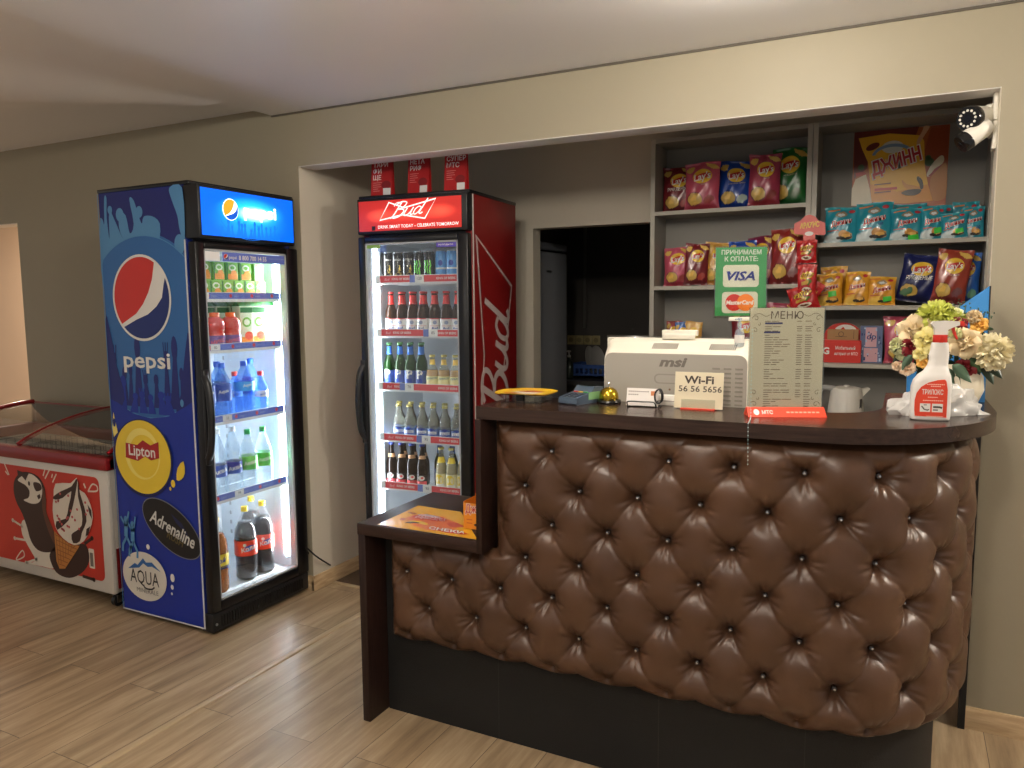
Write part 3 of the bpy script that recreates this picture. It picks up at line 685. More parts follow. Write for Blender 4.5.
LBD = mat('label_deep_blue', (24, 62, 160), .4); LBL = mat('label_sky_blue', (60, 160, 230), .4); LBG = mat('label_green', (96, 190, 80), .45); LBO = mat('label_cola_orange', (226, 66, 34), .4); LBY = mat('label_yellow', (240, 210, 60), .4); LBP = mat('label_purple', (120, 80, 150), .4)
def e_txt(t_, m=WHITE, h=.016, dz=.5, rot=12, extra=None):
    def f(d, z0, z1):
        if extra: extra(d, z0, z1)
        d.text(t_, 0, z0 + (z1 - z0) * dz, h, m, 2, .02, .15, rot=rot)
    return f
H1 = 1.015
b_aqua = make_bottle('water_bottle', scale_prof(PET, H1, 1.03), P_BLUEPET, CAPB, (.238, .262, .0155), [('label', .085, .165, LBD)], emblem=e_txt('Aqua', WHITE, .016))
b_aqua2 = make_bottle('water_bottle', scale_prof(PET, 1.15, 1.04), P_BLUEPET, CAPB, (.238, .262, .0155), [('label', .12, .165, LBL)], emblem=e_txt('Aqua', WHITE, .014))
b_small = make_bottle('water_bottle', scale_prof(PET, .84, .80), P_BLUEPET, CAPR, (.184, .205, .014), [('label', .082, .112, WHITE)], emblem=e_txt('вода', mat('print_ink_blue', (50, 70, 160), .4), .011, .3))
PET2 = [(0, 0), (.034, 0), (.041, .01), (.0415, .13), (.040, .19), (.034, .225), (.022, .265), (.013, .29), (.013, .302)]
b_white = make_bottle('water_bottle', PET2, P_CLEAR, CAPW, (.298, .322, .0155), [('label', .10, .155, LBD)], emblem=e_txt('AквA', WHITE, .02, .35))
b_green = make_bottle('water_bottle', scale_prof(PET2, 1.06, .9), P_CLEAR, CAPG, (.268, .292, .0155), [('label', .10, .165, LBG)], emblem=e_txt('Аква', WHITE, .018, .4))
PETC = [(0, 0), (.040, 0), (.053, .012), (.054, .06), (.052, .09), (.054, .11), (.054, .22), (.050, .25), (.03, .30), (.0145, .33), (.0145, .345)]
def x_cola(d, z0, z1): d.ell(.0, (z0 + z1) / 2, .03, .014, LBD, 1, 14, n=18); d.ell(-.02, z1 - .02, .008, .008, WHITE, 1, n=10)
b_cola = make_bottle('cola_bottle', PETC, P_SHELL, CAPY, (.338, .362, .0165), [('label', .125, .20, LBO)], (P_COLA, .285), e_txt('Кола', WHITE, .022, .35, 12, x_cola))
b_tea = make_bottle('tea_bottle', scale_prof(PETC, .93, .98), P_SHELL, CAPY, (.335, .358, .0165), [('label', .125, .19, LBY), ('lower_band', .12, .135, LBD)], (P_TEA, .28), e_txt('чай', LBD, .02, .4))
PETS = [(0, 0), (.040, 0), (.045, .008), (.045, .065), (.041, .075), (.044, .09), (.046, .11), (.040, .135), (.026, .146), (.019, .15)]
b_redj = make_bottle('juice_bottle', PETS, P_RED, CAPO, (.148, .168, .022), [('label', .012, .064, LBP)], emblem=e_txt('МИКС', mat('print_pinkish', (240, 110, 110), .4), .016, .35))
b_orj = make_bottle('juice_bottle', PETS, mat('juice_orange_drink', (240, 160, 40), .2, coat=.5), CAPO, (.148, .168, .022), [('label', .012, .064, LBP)], emblem=e_txt('МИКС', mat('print_pinkish', (240, 110, 110), .4), .016, .35))
j_box = make_box('juice_box', .066, .05, .083, mat('juice_box_green', (128, 190, 70), .4), e_juice)
c_box = make_box('juice_carton', .072, .06, .196, mat('juice_carton_white', (226, 238, 208), .4), e_carton, DGREEN, True)
ORD = ['first', 'second', 'third', 'fourth', 'fifth', 'sixth', 'seventh', 'eighth', 'ninth', 'tenth']
_placed = set()
def put(src, X, Y, Z, rz, label, group=None):
    if src.name not in _placed:
        _placed.add(src.name); src.location = (X, Y, Z); src.rotation_euler.z = rz; src['label'] = label; r = src
    else: r = dup(src, (X, Y, Z), rz, label)
    if group: r['group'] = group
    return r
rnd = random.Random(3)
FP = lambda: math.radians(62 + rnd.uniform(-9, 9))
for i, y in enumerate((2.472, 2.540, 2.608, 2.676, 2.744, 2.812)):
    put(j_box, -2.83, y, 1.509, PI / 2 + rnd.uniform(-.05, .05), f'small green juice box, lower row, blue cooler top shelf, {ORD[i]} from door handle', 'juice boxes in the blue cooler')
for i, y in enumerate((2.482, 2.562, 2.642, 2.724, 2.806)):
    put(j_box, -2.832, y, 1.5925, PI / 2 + rnd.uniform(-.06, .06), f'small green juice box, stacked row, blue cooler top shelf, {ORD[i]} from door handle', 'juice boxes in the blue cooler')
put(b_orj, -2.83, 2.436, 1.2762, FP(), 'orange juice bottle beside the door handle on the second shelf of the blue cooler', 'juice bottles in the blue cooler')
put(b_redj, -2.82, 2.534, 1.2762, FP(), 'red juice bottle with orange cap, second shelf of blue cooler, beside the orange juice', 'juice bottles in the blue cooler')
put(b_redj, -2.82, 2.628, 1.2762, FP(), 'red juice bottle with orange cap, second shelf of blue cooler, beside the white cartons', 'juice bottles in the blue cooler')
for i, (x, y) in enumerate(((-2.83, 2.712), (-2.83, 2.79), (-2.83, 2.868))):
    put(c_box, x, y, 1.2762, PI / 2 - .1, f'white and green juice carton in front row on second shelf, {ORD[i]} from red bottles', 'juice cartons in the blue cooler')
for i, (x, y) in enumerate(((-2.925, 2.57), (-2.925, 2.655), (-2.925, 2.74))):
    put(c_box, x, y, 1.2762, PI / 2, f'juice carton in the back row of the second shelf, {ORD[i]} from handle', 'juice cartons in the blue cooler')
put(b_aqua, -2.83, 2.477, .9482, FP(), 'blue water bottle with dark label next to the door handle on the middle shelf', 'water bottles on the middle shelf')
put(b_aqua, -2.83, 2.570, .9482, FP(), 'blue water bottle with dark label, second from the handle on the middle shelf', 'water bottles on the middle shelf')
put(b_aqua2, -2.83, 2.705, .9482, FP(), 'wide blue water bottle with pale blue label on the middle shelf of blue cooler', 'water bottles on the middle shelf')
put(b_small, -2.82, 2.800, .9482, FP(), 'short blue water bottle with red cap and white label on the middle shelf front', 'water bottles on the middle shelf')
put(b_small, -2.925, 2.735, .9482, FP(), 'short water bottle with red cap behind the wide pale label bottle', 'water bottles on the middle shelf')
for i, (x, y) in enumerate(((-2.92, 2.52), (-2.92, 2.625), (-2.93, 2.845))):
    put(b_aqua, x, y, .9482, FP(), f'blue capped water bottle in back row of middle shelf, {ORD[i]} from the handle', 'water bottles on the middle shelf')
put(b_white, -2.825, 2.517, .5852, FP(), 'clear water bottle with white cap, beside the door handle, fourth shelf of blue cooler', 'clear bottles on the fourth shelf')
put(b_white, -2.825, 2.609, .5852, FP(), 'clear water bottle with white cap next to the green capped bottles', 'clear bottles on the fourth shelf')
put(b_green, -2.825, 2.705, .5852, FP(), 'clear bottle with green cap and green label next to the white capped bottles', 'clear bottles on the fourth shelf')
put(b_green, -2.825, 2.805, .5852, FP(), 'clear bottle with green cap and green label, closest to the lamp, fourth shelf', 'clear bottles on the fourth shelf')
put(b_tea, -2.83, 2.492, .1345, FP(), 'amber iced tea bottle with yellow label on the floor of the blue cooler', 'big bottles on the floor of the blue cooler')
put(b_cola, -2.85, 2.688, .1345, FP(), 'dark cola bottle with orange label, first of three from the door handle', 'big bottles on the floor of the blue cooler')
put(b_cola, -2.85, 2.803, .1345, FP(), 'dark cola bottle with orange label, middle of the three cola bottles', 'big bottles on the floor of the blue cooler')
put(b_cola, -2.968, 2.845, .1345, FP(), 'dark cola bottle with orange label, standing behind the other two cola bottles', 'big bottles on the floor of the blue cooler')

# ---- in the red cooler
CB, SB = math.cos(BROT), math.sin(BROT)
def inb(lx, ly): return BX + lx * CB - ly * SB, BYY + lx * SB + ly * CB
GOLD = mat('print_gold_bright', (206, 176, 84), .3, metal=.5); NEON = mat('print_neon_green', (110, 230, 70), .4)
def e_a(d):
    d.text('A', 0, .034, .052, GOLD, 1, .03, .2, sx=.8); d.text('ADRENALINE', 0, .108, .009, mat('print_silver', (214, 214, 208), .35), 1, .01, w=.036)
def e_m(d):
    for x, z0, z1 in ((-.013, .045, .105), (0, .04, .105), (.013, .03, .105)): d.line([(x - .002, z1), (x + .002, (z0 + z1) / 2 + .01), (x - .003, (z0 + z1) / 2), (x + .001, z0)], .006, NEON, 1)
    d.text('MONSTER', 0, .024, .008, WHITE, 1, .02, w=.036); d.text('ENERGY', 0, .013, .006, NEON, 1, .01, w=.026)
def e_b(d):
    d.rect(-.03, .06, .03, .068, WHITE, 1, 6, 1); d.ell(0, .09, .012, .014, LBD, 1, n=14); d.ell(.008, .022, .014, .014, mat('print_lemon', (244, 200, 60), .4), 1, n=14)
can_k = make_can('energy_can', .029, .150, mat('can_black', (20, 19, 20), .25, coat=.4), e_a)
can_m = make_can('energy_can', .029, .150, mat('can_black', (20, 19, 20), .25, coat=.4), e_m)
can_b = make_can('drink_can', .029, .150, mat('can_light_blue', (92, 160, 222), .3, coat=.4), e_b)
BEER = [(0, 0), (.026, 0), (.0295, .005), (.0295, .105), (.028, .122), (.018, .150), (.0132, .172), (.0125, .205), (.0140, .208), (.0140, .214)]
G_BROWN = glassy('glass_brown', (120, 76, 40), .62, .08, (70, 40, 20)); G_GREEN = glassy('glass_green', (84, 136, 60), .6, .08, (36, 74, 30)); G_CLEAR = glassy('glass_clear', (232, 236, 230), .2, .06); G_DARK = glassy('glass_dark', (70, 52, 44), .75, .08, (30, 20, 18))
FOILR = mat('foil_red', (214, 40, 36), .3, coat=.3); FOILB = mat('foil_blue', (38, 110, 200), .3, coat=.3); FOILY = mat('foil_yellow', (240, 200, 90), .35)
CROWNG = mat('crown_gold', (206, 190, 110), .3, metal=.6); CROWNB = mat('crown_blue', (50, 70, 150), .3, metal=.3); CROWNR = mat('crown_red', (190, 40, 40), .3); CROWNN = mat('crown_green', (60, 120, 60), .3)
LPALE = mat('label_pale', (234, 232, 230), .45)
def x_bud(d, z0, z1): d.rect(-.028, z0, .028, z0 + .004, LRED, 1, 6, 1); d.rect(-.028, z1 - .004, .028, z1, LRED, 1, 6, 1); d.ell(0, z1 - .02, .010, .010, mat('print_silver_blue', (150, 160, 190), .4), 1, n=12); d.rect(-.028, (z0 + z1) / 2 - .006, .028, (z0 + z1) / 2 - .0045, LRED, 1, 6, 1)
b_bud = make_bottle('beer_bottle', BEER, G_BROWN, CROWNR, (.208, .219, .0155), [('label', .022, .085, LPALE), ('neck_foil', .155, .200, FOILR)], emblem=e_txt('Bud', LBD, .014, .12, 6, x_bud))
def x_p(d, z0, z1): d.text('P', 0, z0 + .03, .045, WHITE, 1, .03); d.rect(-.012, z0 + .004, .012, z0 + .03, LBD, 1, 3, 1)
LGB = mat('label_glass_blue', (70, 92, 160), .4)
b_grn = make_bottle('beer_bottle', scale_prof(BEER, 1.0, 1.06), G_GREEN, CROWNN, (.220, .231, .0155), [('label', .03, .092, LGB), ('neck_foil', .172, .212, FOILB)], emblem=lambda d, z0, z1: x_p(d, z0 - .008, z1))
WIDE = [(0, 0), (.028, 0), (.031, .005), (.031, .075), (.029, .095), (.018, .118), (.0128, .130), (.0122, .160), (.0138, .163), (.0138, .168)]
b_amb = make_bottle('beer_bottle', WIDE, G_CLEAR, CROWNG, (.163, .174, .015), [('label', .012, .068, mat('label_lemonade', (244, 232, 170), .45)), ('neck_foil', .124, .150, FOILY)], (mat('drink_amber', (236, 170, 70), .2, coat=.4), .098), e_txt('ЛИМОН', mat('print_teal', (60, 130, 150), .4), .010, .72, 4))
def x_blue(d, z0, z1): d.ell(0, z0 + .03, .022, .022, LBD, 1, n=20); d.rect(-.026, z0 + .022, .026, z0 + .036, WHITE, 2, 6, 1)
b_blu = make_bottle('beer_bottle', scale_prof(BEER, .98, .80), G_CLEAR, CROWNG, (.166, .177, .0155), [('label', .012, .058, mat('label_ice_blue', (110, 140, 200), .45))], emblem=e_txt('БАЛТ', LBD, .010, .45, 0, x_blue))
b_blud = make_bottle('beer_bottle', scale_prof(BEER, .98, .82), G_BROWN, CROWNG, (.170, .181, .0155), [('label', .012, .058, mat('label_ice_blue', (110, 140, 200), .45))], emblem=e_txt('БАЛТ', LBD, .010, .45, 0, x_blue))
def x_dk(d, z0, z1): d.rect(-.028, z0, .028, z0 + .018, LRED, 1, 6, 1); d.ell(0, z0 + .034, .016, .013, WHITE, 2, n=16); d.ell(.004, z0 + .036, .007, .006, LRED, 3, n=10)
b_drk = make_bottle('beer_bottle', scale_prof(BEER, .98, 1.03), G_DARK, CROWNB, (.214, .225, .0155), [('label', .02, .072, mat('label_black', (30, 26, 26), .4)), ('neck_label', .150, .168, mat('label_tan', (196, 150, 110), .4))], emblem=x_dk)
def x_yl(d, z0, z1): d.ell(-.006, z0 + .036, .022, .028, LBY, 1, n=18); d.rect(-.02, z0 + .004, .02, z0 + .016, WHITE, 2, 5, 1)
b_yel = make_bottle('beer_bottle', scale_prof(BEER, .98, .99), G_CLEAR, CROWNG, (.206, .217, .0155), [('label', .018, .085, mat('label_straw', (236, 226, 180), .45)), ('neck_label', .140, .168, LBY)], (mat('drink_straw', (196, 176, 120), .2, coat=.4), .16), x_yl)
FB = lambda: math.radians(24 + rnd.uniform(-14, 14))
def row(src, xs, ly, z, what, shelf, g, frm='handle side'):
    for i, x in enumerate(xs):
        X, Y = inb(x, ly + rnd.uniform(-.004, .004))
        put(src, X, Y, z + .0003, FB(), f'{what}, red cooler {shelf}, {ORD[i]} from {frm}', g)
row(can_k, (-.222, -.160, -.100), -.15, 1.584, 'black can with gold letter', 'top shelf', 'cans in the red cooler')
row(can_m, (-.040, .021), -.15, 1.584, 'black can with green claw marks', 'top shelf', 'cans in the red cooler')
row(can_b, (.084, .146, .207), -.15, 1.584, 'light blue can', 'top shelf', 'cans in the red cooler')
row(can_k, (-.20, -.14, -.08), -.078, 1.584, 'black can behind the front cans', 'top shelf', 'cans in the red cooler')
row(can_b, (.045, .106, .167), -.078, 1.584, 'light blue can behind the front cans', 'top shelf', 'cans in the red cooler')
row(b_bud, (-.208, -.146, -.084, -.022, .040, .110, .172), -.15, 1.319, 'brown beer bottle with red neck foil', 'second shelf', 'beers on the second shelf')
row(b_bud, (-.177, -.115, -.053, .009, .075, .141), -.078, 1.319, 'red foil beer bottle in back row', 'second shelf', 'beers on the second shelf')
row(b_grn, (-.222, -.160, -.099, -.038), -.15, 1.049, 'green beer bottle with blue neck foil', 'third shelf', 'beers on the third shelf')
row(b_grn, (-.20, -.138, -.076), -.078, 1.049, 'green beer bottle in back row', 'third shelf', 'beers on the third shelf')
row(b_amb, (.026, .091, .156, .221), -.15, 1.049, 'squat amber bottle with yellow neck', 'third shelf', 'beers on the third shelf', 'green bottles')
row(b_blu, (-.175, -.110, -.042, .025, .092, .160), -.15, .789, 'clear beer bottle with blue label', 'fourth shelf', 'beers on the fourth shelf')
row(b_blud, (-.215, -.145, -.078, -.012, .056, .124, .19), -.078, .789, 'brown blue-label beer bottle, back row', 'fourth shelf', 'beers on the fourth shelf')
row(b_drk, (-.225, -.164, -.103, -.042), -.15, .539, 'dark beer bottle with red white label', 'fifth shelf', 'beers on the fifth shelf')
row(b_drk, (-.195, -.134, -.073), -.078, .539, 'dark beer bottle in back row', 'fifth shelf', 'beers on the fifth shelf')
row(b_yel, (.065, .126, .187), -.15, .539, 'clear bottle with yellow label', 'fifth shelf', 'beers on the fifth shelf', 'the dark bottles')
row(b_grn, (.02, .09), -.075, .539, 'green beer bottle behind yellow labels', 'fifth shelf', 'beers on the fifth shelf', 'the dark bottles')

# flyers standing on the red cooler
FLY = mat('flyer_red', (176, 24, 26), .45)
def flyer(lx, lines, label, w_=.120):
    X, Y = inb(lx, -.19)
    t = thing('display_card', label, 'card', (X, Y, 2.003), BROT + rnd.uniform(-.05, .05), 'red display cards on the red cooler')
    b = MB(); b.prism([(0, 0), (.002, 0), (.022, .235), (.020, .235)], -w_ / 2, w_ / 2, FLY, lambda a, z, h: (h, a, z))
    b.prism([(.022, .235), (.020, .235), (.030, 0), (.032, 0)], -w_ / 2, w_ / 2, FLY, lambda a, z, h: (h, a, z))
    d = Dec(b, lambda x, z, l: (x, z * .085 - .0008 * l, z))
    for i, tx in enumerate(lines): d.text(tx, -w_ / 2 + .012, .150 - i * .031, .023, WHITE, 1, .012, align='L')
    zz = .150 - len(lines) * .030 + .012
    for i in range(5): d.rect(-w_ / 2 + .012, zz - .010 * i, -w_ / 2 + .012 + (.05, .042, .046, .03, .038)[i], zz - .010 * i + .003, mat('flyer_fine_print', (214, 130, 124), .5), 1)
    d.ell(.026, .062, .026, .020, mat('flyer_dark_red', (130, 18, 22), .5), 1, n=18)
    b.build('card', t, smooth=False)
    s_ = MB(); Dec(s_, lambda x, z, l: (x, z * .085 - .0008 * l, z)).rect(w_ / 2 - .05, .006, w_ / 2 - .008, .045, mat('flyer_white_square', (222, 220, 218), .5), 2); s_.build('white_square', t, smooth=False)
flyer(-.222, ('ТАРИ', 'ФИ', 'ЩЕ'), 'red display card on the red cooler, the one by the niche wall')
flyer(-.014, ('НЕТА', 'РИФ'), 'red display card in the middle on top of the red cooler')
flyer(.188, ('СУПЕР', 'МТС'), 'red display card on the red cooler at the corner next to its printed side')

# ================================================================== ICE CREAM FREEZER
FY, FX0, FX1 = 2.338, -4.88, -3.372
FZW = mat('freezer_white', (206, 200, 190), .4); FZR = mat('freezer_red_plastic', (132, 24, 28), .35, coat=.2); FZR2 = mat('freezer_red_rail', (150, 26, 34), .3, coat=.4)
t = thing('ice_cream_freezer', 'low chest freezer with red rim and curved glass lids, ice cream picture on front', 'freezer', ((FX0 + FX1) / 2, 2.63, 0))
ox, oy = (FX0 + FX1) / 2, 2.63
def fz(b): b.T = Matrix.Translation((-ox, -oy, 0)); return b
b = fz(MB()); FB1 = 2.93
b.box(FX0, FX1, FY, FY + .03, .075, .70, FZW, .012); b.box(FX0, FX1, FB1 - .03, FB1, .075, .70, FZW, .01); b.box(FX0, FX0 + .03, FY + .02, FB1 - .02, .075, .70, FZW, .004); b.box(FX1 - .035, FX1 - .002, FY + .02, FB1 - .02, .30, .70, FZW, .004)
b.box(FX0 + .02, FX1 - .02, FY + .02, FB1 - .02, .075, .12, FZW)
b.build('body', t)
b = fz(MB()); b.box(FX1 - .036, FX1, FY + .03, FB1 - .03, .10, .30, FZR)
for k in range(9): b.box(FX1 - .004, FX1 + .003, FY + .07, FB1 - .07, .118 + k * .019, .126 + k * .019, mat('vent_dark_red', (66, 14, 16), .5))
b.build('side_grille', t, smooth=False)
b = fz(MB())
for a in ((FX0 - .01, FX1 + .012, FY - .012, FY + .05), (FX0 - .01, FX1 + .012, FB1 - .05, FB1 + .01), (FX0 - .01, FX0 + .05, FY, FB1), (FX1 - .05, FX1 + .012, FY, FB1)): b.box(a[0], a[1], a[2], a[3], .692, .757, FZR, .012)
b.build('rim', t)
def lidz(v): return .757 + .125 * math.sin(min(1, v) * PI / 2) ** .8
YB = FB1 - .02
GLID = pane('freezer_lid_glass', (240, 244, 244), .2, .015)
for k, (x0, x1, dz) in enumerate(((FX0 + .02, -4.10, 0), (-4.13, FX1 - .01, .012))):
    g = fz(MB()); g.surf(lambda u, v: (x0 + (x1 - x0) * u, FY + .02 + (YB - FY - .02) * v, lidz(v) + dz), 2, 14, GLID)
    lo = g.build('glass_lid', t)
    for xx in ((x0, x1) if k == 0 else (x1,)):
        r = fz(MB()); P = [(xx, FY + .02 + (YB - FY - .02) * j / 14, lidz(j / 14) + dz + .004) for j in range(15)]; r.tube(P, .013 if xx != x1 or k == 0 else .010, FZR2, 10); r.build('lid_rail', lo)
r = fz(MB()); r.cyl((FX0, YB + .005, .878), (FX1, YB + .005, .878), .007, FZR2, n=8); r.box(FX0, FX1, YB + .001, YB + .012, .75, .876, mat('freezer_back_rail', (96, 90, 84), .5)); r.build('back_rail', t)
ra = fz(MB())
for xx in (FX0 + .03, FX1 - .02): ra.prism([(FY + .03, .75)] + [(FY + .02 + (YB - FY - .02) * j / 10, lidz(j / 10)) for j in range(11)] + [(YB, .75)], xx - .004, xx + .004, GLID, lambda a, b_, h: (h, a, b_))
ra.build('lid_end_glass', t)
wm = mat('basket_wire_grey', (150, 150, 148), .4, metal=.4)
for bx in (-4.72, -4.36, -4.0, -3.66):   # storage baskets seen through the glass
    w_ = fz(MB()); x0, x1, y0, y1 = bx, bx + .31, FY + .06, FB1 - .08
    for z in (.70, .64, .58):
        for a, c_ in (((x0, y0, z), (x1, y0, z)), ((x1, y0, z), (x1, y1, z)), ((x1, y1, z), (x0, y1, z)), ((x0, y1, z), (x0, y0, z))): w_.cyl(a, c_, .003, wm, n=5)
    for j in range(7):
        x = x0 + j * (x1 - x0) / 6
        for y in (y0, y1): w_.cyl((x, y, .5), (x, y, .70), .002, wm, n=5)
    for j in range(1, 9):
        y = y0 + j * (y1 - y0) / 9
        for x in (x0, x1): w_.cyl((x, y, .5), (x, y, .70), .002, wm, n=5)
    w_.box(x0, x1, y0, y1, .495, .50, mat('freezer_inner_grey', (140, 142, 142), .6))
    w_.build('basket', t)
for xx in (FX1 - .05, FX0 + .05):
    for yy in (FY + .05, FB1 - .05):
        k_ = fz(MB()); k_.box(xx - .02, xx + .02, yy - .02, yy + .02, .06, .08, BLK); k_.cyl((xx - .012, yy, .028), (xx + .012, yy, .028), .028, BLK, n=16); k_.box(xx - .018, xx - .013, yy - .012, yy + .012, .02, .07, STEEL); k_.box(xx + .013, xx + .018, yy - .012, yy + .012, .02, .07, STEEL); k_.build('caster', t)
# printed picture
b = fz(MB()); d = Dec(b, lambda x, z, l: (x, FY - .0008 - .0006 * l, z))
def fq(x, y): p = at_y(x / 5.296, 455 + y / 5.296, FY); return (p.x, p.z)
FRED = mat('print_warm_red', (196, 50, 34), .45); CHOC = mat('print_chocolate', (54, 28, 20), .45); CHOC2 = mat('print_chocolate_light', (96, 54, 34), .45); CRM = mat('print_ice_cream', (226, 216, 200), .45); BISC = mat('print_biscuit', (206, 176, 132), .45); CONE = mat('print_wafer', (196, 128, 62), .45); CONE2 = mat('print_wafer_dark', (150, 88, 38), .45); PINK = mat('print_berry', (196, 84, 84), .45)
p0 = fq(515, 130); zt = .655
d.rect(-4.80, .135, -3.432, zt, FRED, 1, r=.035)
F = lambda pts: [fq(*p) for p in pts]
d.poly(F([(300, 470), (250, 430), (190, 470), (140, 350), (115, 360), (120, 420), (150, 480), (190, 560), (140, 570), (230, 590), (290, 600), (330, 560)]), CRM, 2, 3)
for p, q, w_ in (((70, 345), (125, 380), .012), ((80, 440), (135, 450), .012), ((140, 570), (200, 550), .012)): d.line(F([p, q]), w_, CRM, 2); e_ = fq(*p); d.ell(e_[0], e_[1], .011, .011, CRM, 2, n=12)
d.poly(F([(75, 190), (80, 130), (110, 95), (150, 90), (200, 110), (235, 160), (245, 220), (248, 300), (275, 370), (300, 440), (295, 500), (250, 515), (200, 500), (165, 450), (145, 380), (120, 310), (90, 250)]), CHOC, 3, 4)
d.poly(F([(232, 170), (247, 230), (250, 310), (280, 380), (302, 450), (290, 470), (255, 390), (230, 300), (225, 230)]), CHOC2, 4, 3)
d.poly(F([(98, 130), (130, 105), (170, 100), (215, 140), (228, 190), (215, 245), (180, 258), (140, 245), (130, 235), (155, 225), (160, 190), (140, 160), (115, 145)]), CRM, 5, 3)
d.poly(F([(95, 78), (125, 90), (160, 92), (150, 110), (140, 135), (120, 110), (100, 115)]), CHOC, 6); d.poly(F([(180, 145), (215, 150), (225, 180), (195, 190)]), CHOC, 6, 3); d.poly(F([(200, 215), (215, 205), (220, 225), (208, 235)]), CHOC, 6)
e_ = fq(158, 150); d.ell(e_[0], e_[1], .009, .012, CHOC, 6, n=12)
d.poly(F([(265, 540), (280, 500), (300, 490), (430, 470), (465, 490), (475, 560), (440, 620), (370, 650), (300, 620)]), CHOC, 3, 4)
for p, q in (((450, 470), (490, 440)), ((440, 640), (500, 660))): d.line(F([p, q]), .016, CHOC, 3); e_ = fq(*q); d.ell(e_[0], e_[1], .012, .012, CHOC, 3, n=12)
d.poly(F([(292, 400), (330, 440), (380, 475), (428, 478), (395, 530), (350, 600), (320, 600), (304, 560)]), CONE, 7, 0)
for k in range(7):
    d.line(F([(296 + k * 4, 420 + k * 26), (425 - k * 12, 480 + k * 18)]), .004, CONE2, 8); d.line(F([(300 + k * 18, 412 + k * 10), (318 + k * 12, 590 - k * 16)]), .004, CONE2, 8)
d.poly(F([(300, 150), (380, 148), (412, 118), (425, 180), (455, 200), (485, 260), (498, 330), (480, 400), (450, 455), (400, 475), (340, 440), (300, 380), (285, 290), (290, 220)]), CRM, 9, 2)
d.poly(F([(288, 220), (330, 190), (385, 165), (410, 125), (415, 150), (395, 260), (375, 330), (360, 355), (310, 395), (305, 350), (355, 335), (370, 270), (385, 190), (340, 225), (300, 235)]), CHOC, 10, 2)
d.poly(F([(420, 130), (430, 200), (455, 280), (465, 350), (440, 410), (430, 455), (395, 465), (385, 420), (410, 400), (440, 370), (440, 300), (420, 220)]), CHOC, 10, 2)
d.poly(F([(470, 260), (490, 290), (494, 340), (480, 310)]), CHOC, 10); d.poly(F([(465, 390), (485, 375), (475, 420), (460, 430)]), CHOC, 10)
rr = random.Random(8)
for k in range(26):
    e_ = fq(rr.uniform(300, 480), rr.uniform(190, 400)); d.ell(e_[0], e_[1], .008, .007, PINK, 11, n=8)
d.line(F([(470, 190), (490, 155), (515, 165), (515, 190), (475, 192)]), .008, CRM, 2, 4, True); d.line(F([(445, 150), (455, 175)]), .010, CRM, 2); d.line(F([(90, 545), (120, 505), (130, 535), (95, 555)]), .007, CRM, 2, 4, True)
for p, q in (((25, 45), (50, 105)), ((30, 85), (45, 105)), ((240, 75), (230, 110)), ((265, 75), (240, 125)), ((300, 100), (280, 145)), ((280, 100), (275, 120))): d.line(F([p, q]), .008, CRM, 2)
e_ = fq(488, 548); d.rect(e_[0] - .021, e_[1] - .05, e_[0] + .021, e_[1] + .05, CRM, 2, r=.006); d.rect(e_[0] - .012, e_[1] - .04, e_[0] + .012, e_[1] + .03, mat('print_grey', (110, 104, 96), .4), 3)
b.build('front_picture', t, smooth=False)

# ================================================================== COUNTER
WENGE = woodish('wenge_laminate', (42, 27, 22), (56, 38, 31), .4, (3, 40, 40)); WENGEV = woodish('wenge_laminate_panel', (34, 21, 18), (46, 30, 25), .38, (40, 40, 3)); WENGET = woodish('wenge_worktop', (44, 30, 24), (58, 42, 34), .26, (2, 36, 36), .1)
KICK = mat('kick_black_cloth', (13, 12, 11), .7, bump=.2, bscale=300)
t = thing('reception_counter', 'dark wenge counter with tufted brown leather front and lower side shelf', 'counter', (-.6, 2.4, 0))
def cf(b): b.T = Matrix.Translation((.6, -2.4, 0)); return b
def ellipse_arc(cx, cy, rx, ry, n, a0=-90, a1=0): return [(cx + rx * math.cos(math.radians(a0 + (a1 - a0) * i / n)), cy + ry * math.sin(math.radians(a0 + (a1 - a0) * i / n))) for i in range(n + 1)]
outer = [(-1.19, 2.38), (-1.19, 2.084)] + ellipse_arc(-.20, 2.60, .447, .516, 28) + [(.244, 2.965)]
inner = [(-.048, 2.965)] + ellipse_arc(-.20, 2.56, .152, .183, 12)[::-1]
b = cf(MB()); b.prism(outer + inner, 1.117, 1.157, WENGET); b.build('worktop', t, angle=30)
b = cf(MB()); b.box(-1.664, -1.187, 2.072, 2.558, .684, .724, WENGE, .0015); b.build('lower_shelf', t)
b = cf(MB()); b.box(-1.664, -1.634, 2.076, 2.55, 0, .684, WENGEV, .001); b.build('end_panel', t)
b = cf(MB()); b.box(-1.187, -1.167, 2.070, 2.38, .684, 1.117, WENGEV, .001); b.build('riser_panel', t)
def ring_path(base, cx, cy, rx, ry, xr):   # straight front, rounded corner, straight return
    pts = [(x, base) for x in np.linspace(-1.63, cx, 24)] + ellipse_arc(cx, cy, rx, ry, 24)[1:] + [(xr, 2.96)]
    return pts
kp = ring_path(2.186, -.2, 2.60, .33, .414, .13)
b = cf(MB()); b.prism(kp + [(x - .0, y + .02) if i < 24 else (x - .02, y + .0) for i, (x, y) in reversed(list(enumerate(kp)))], 0, .684, KICK)
kp2 = [p for p in kp if p[0] > -1.19]; b.prism(kp2 + [(x, y + .02) if y < 2.19 else (x - .02, y) for x, y in reversed(kp2)], .684, 1.117, KICK)
b.box(-1.187, -1.13, 2.206, 2.38, .0, .684, KICK)
for x in (-1.174, -.62, -.2): b.box(x - .0008, x + .0008, 2.1855, 2.187, .0, .33, mat('kick_seam', (40, 38, 35), .7))
b.build('kick_panel', t)
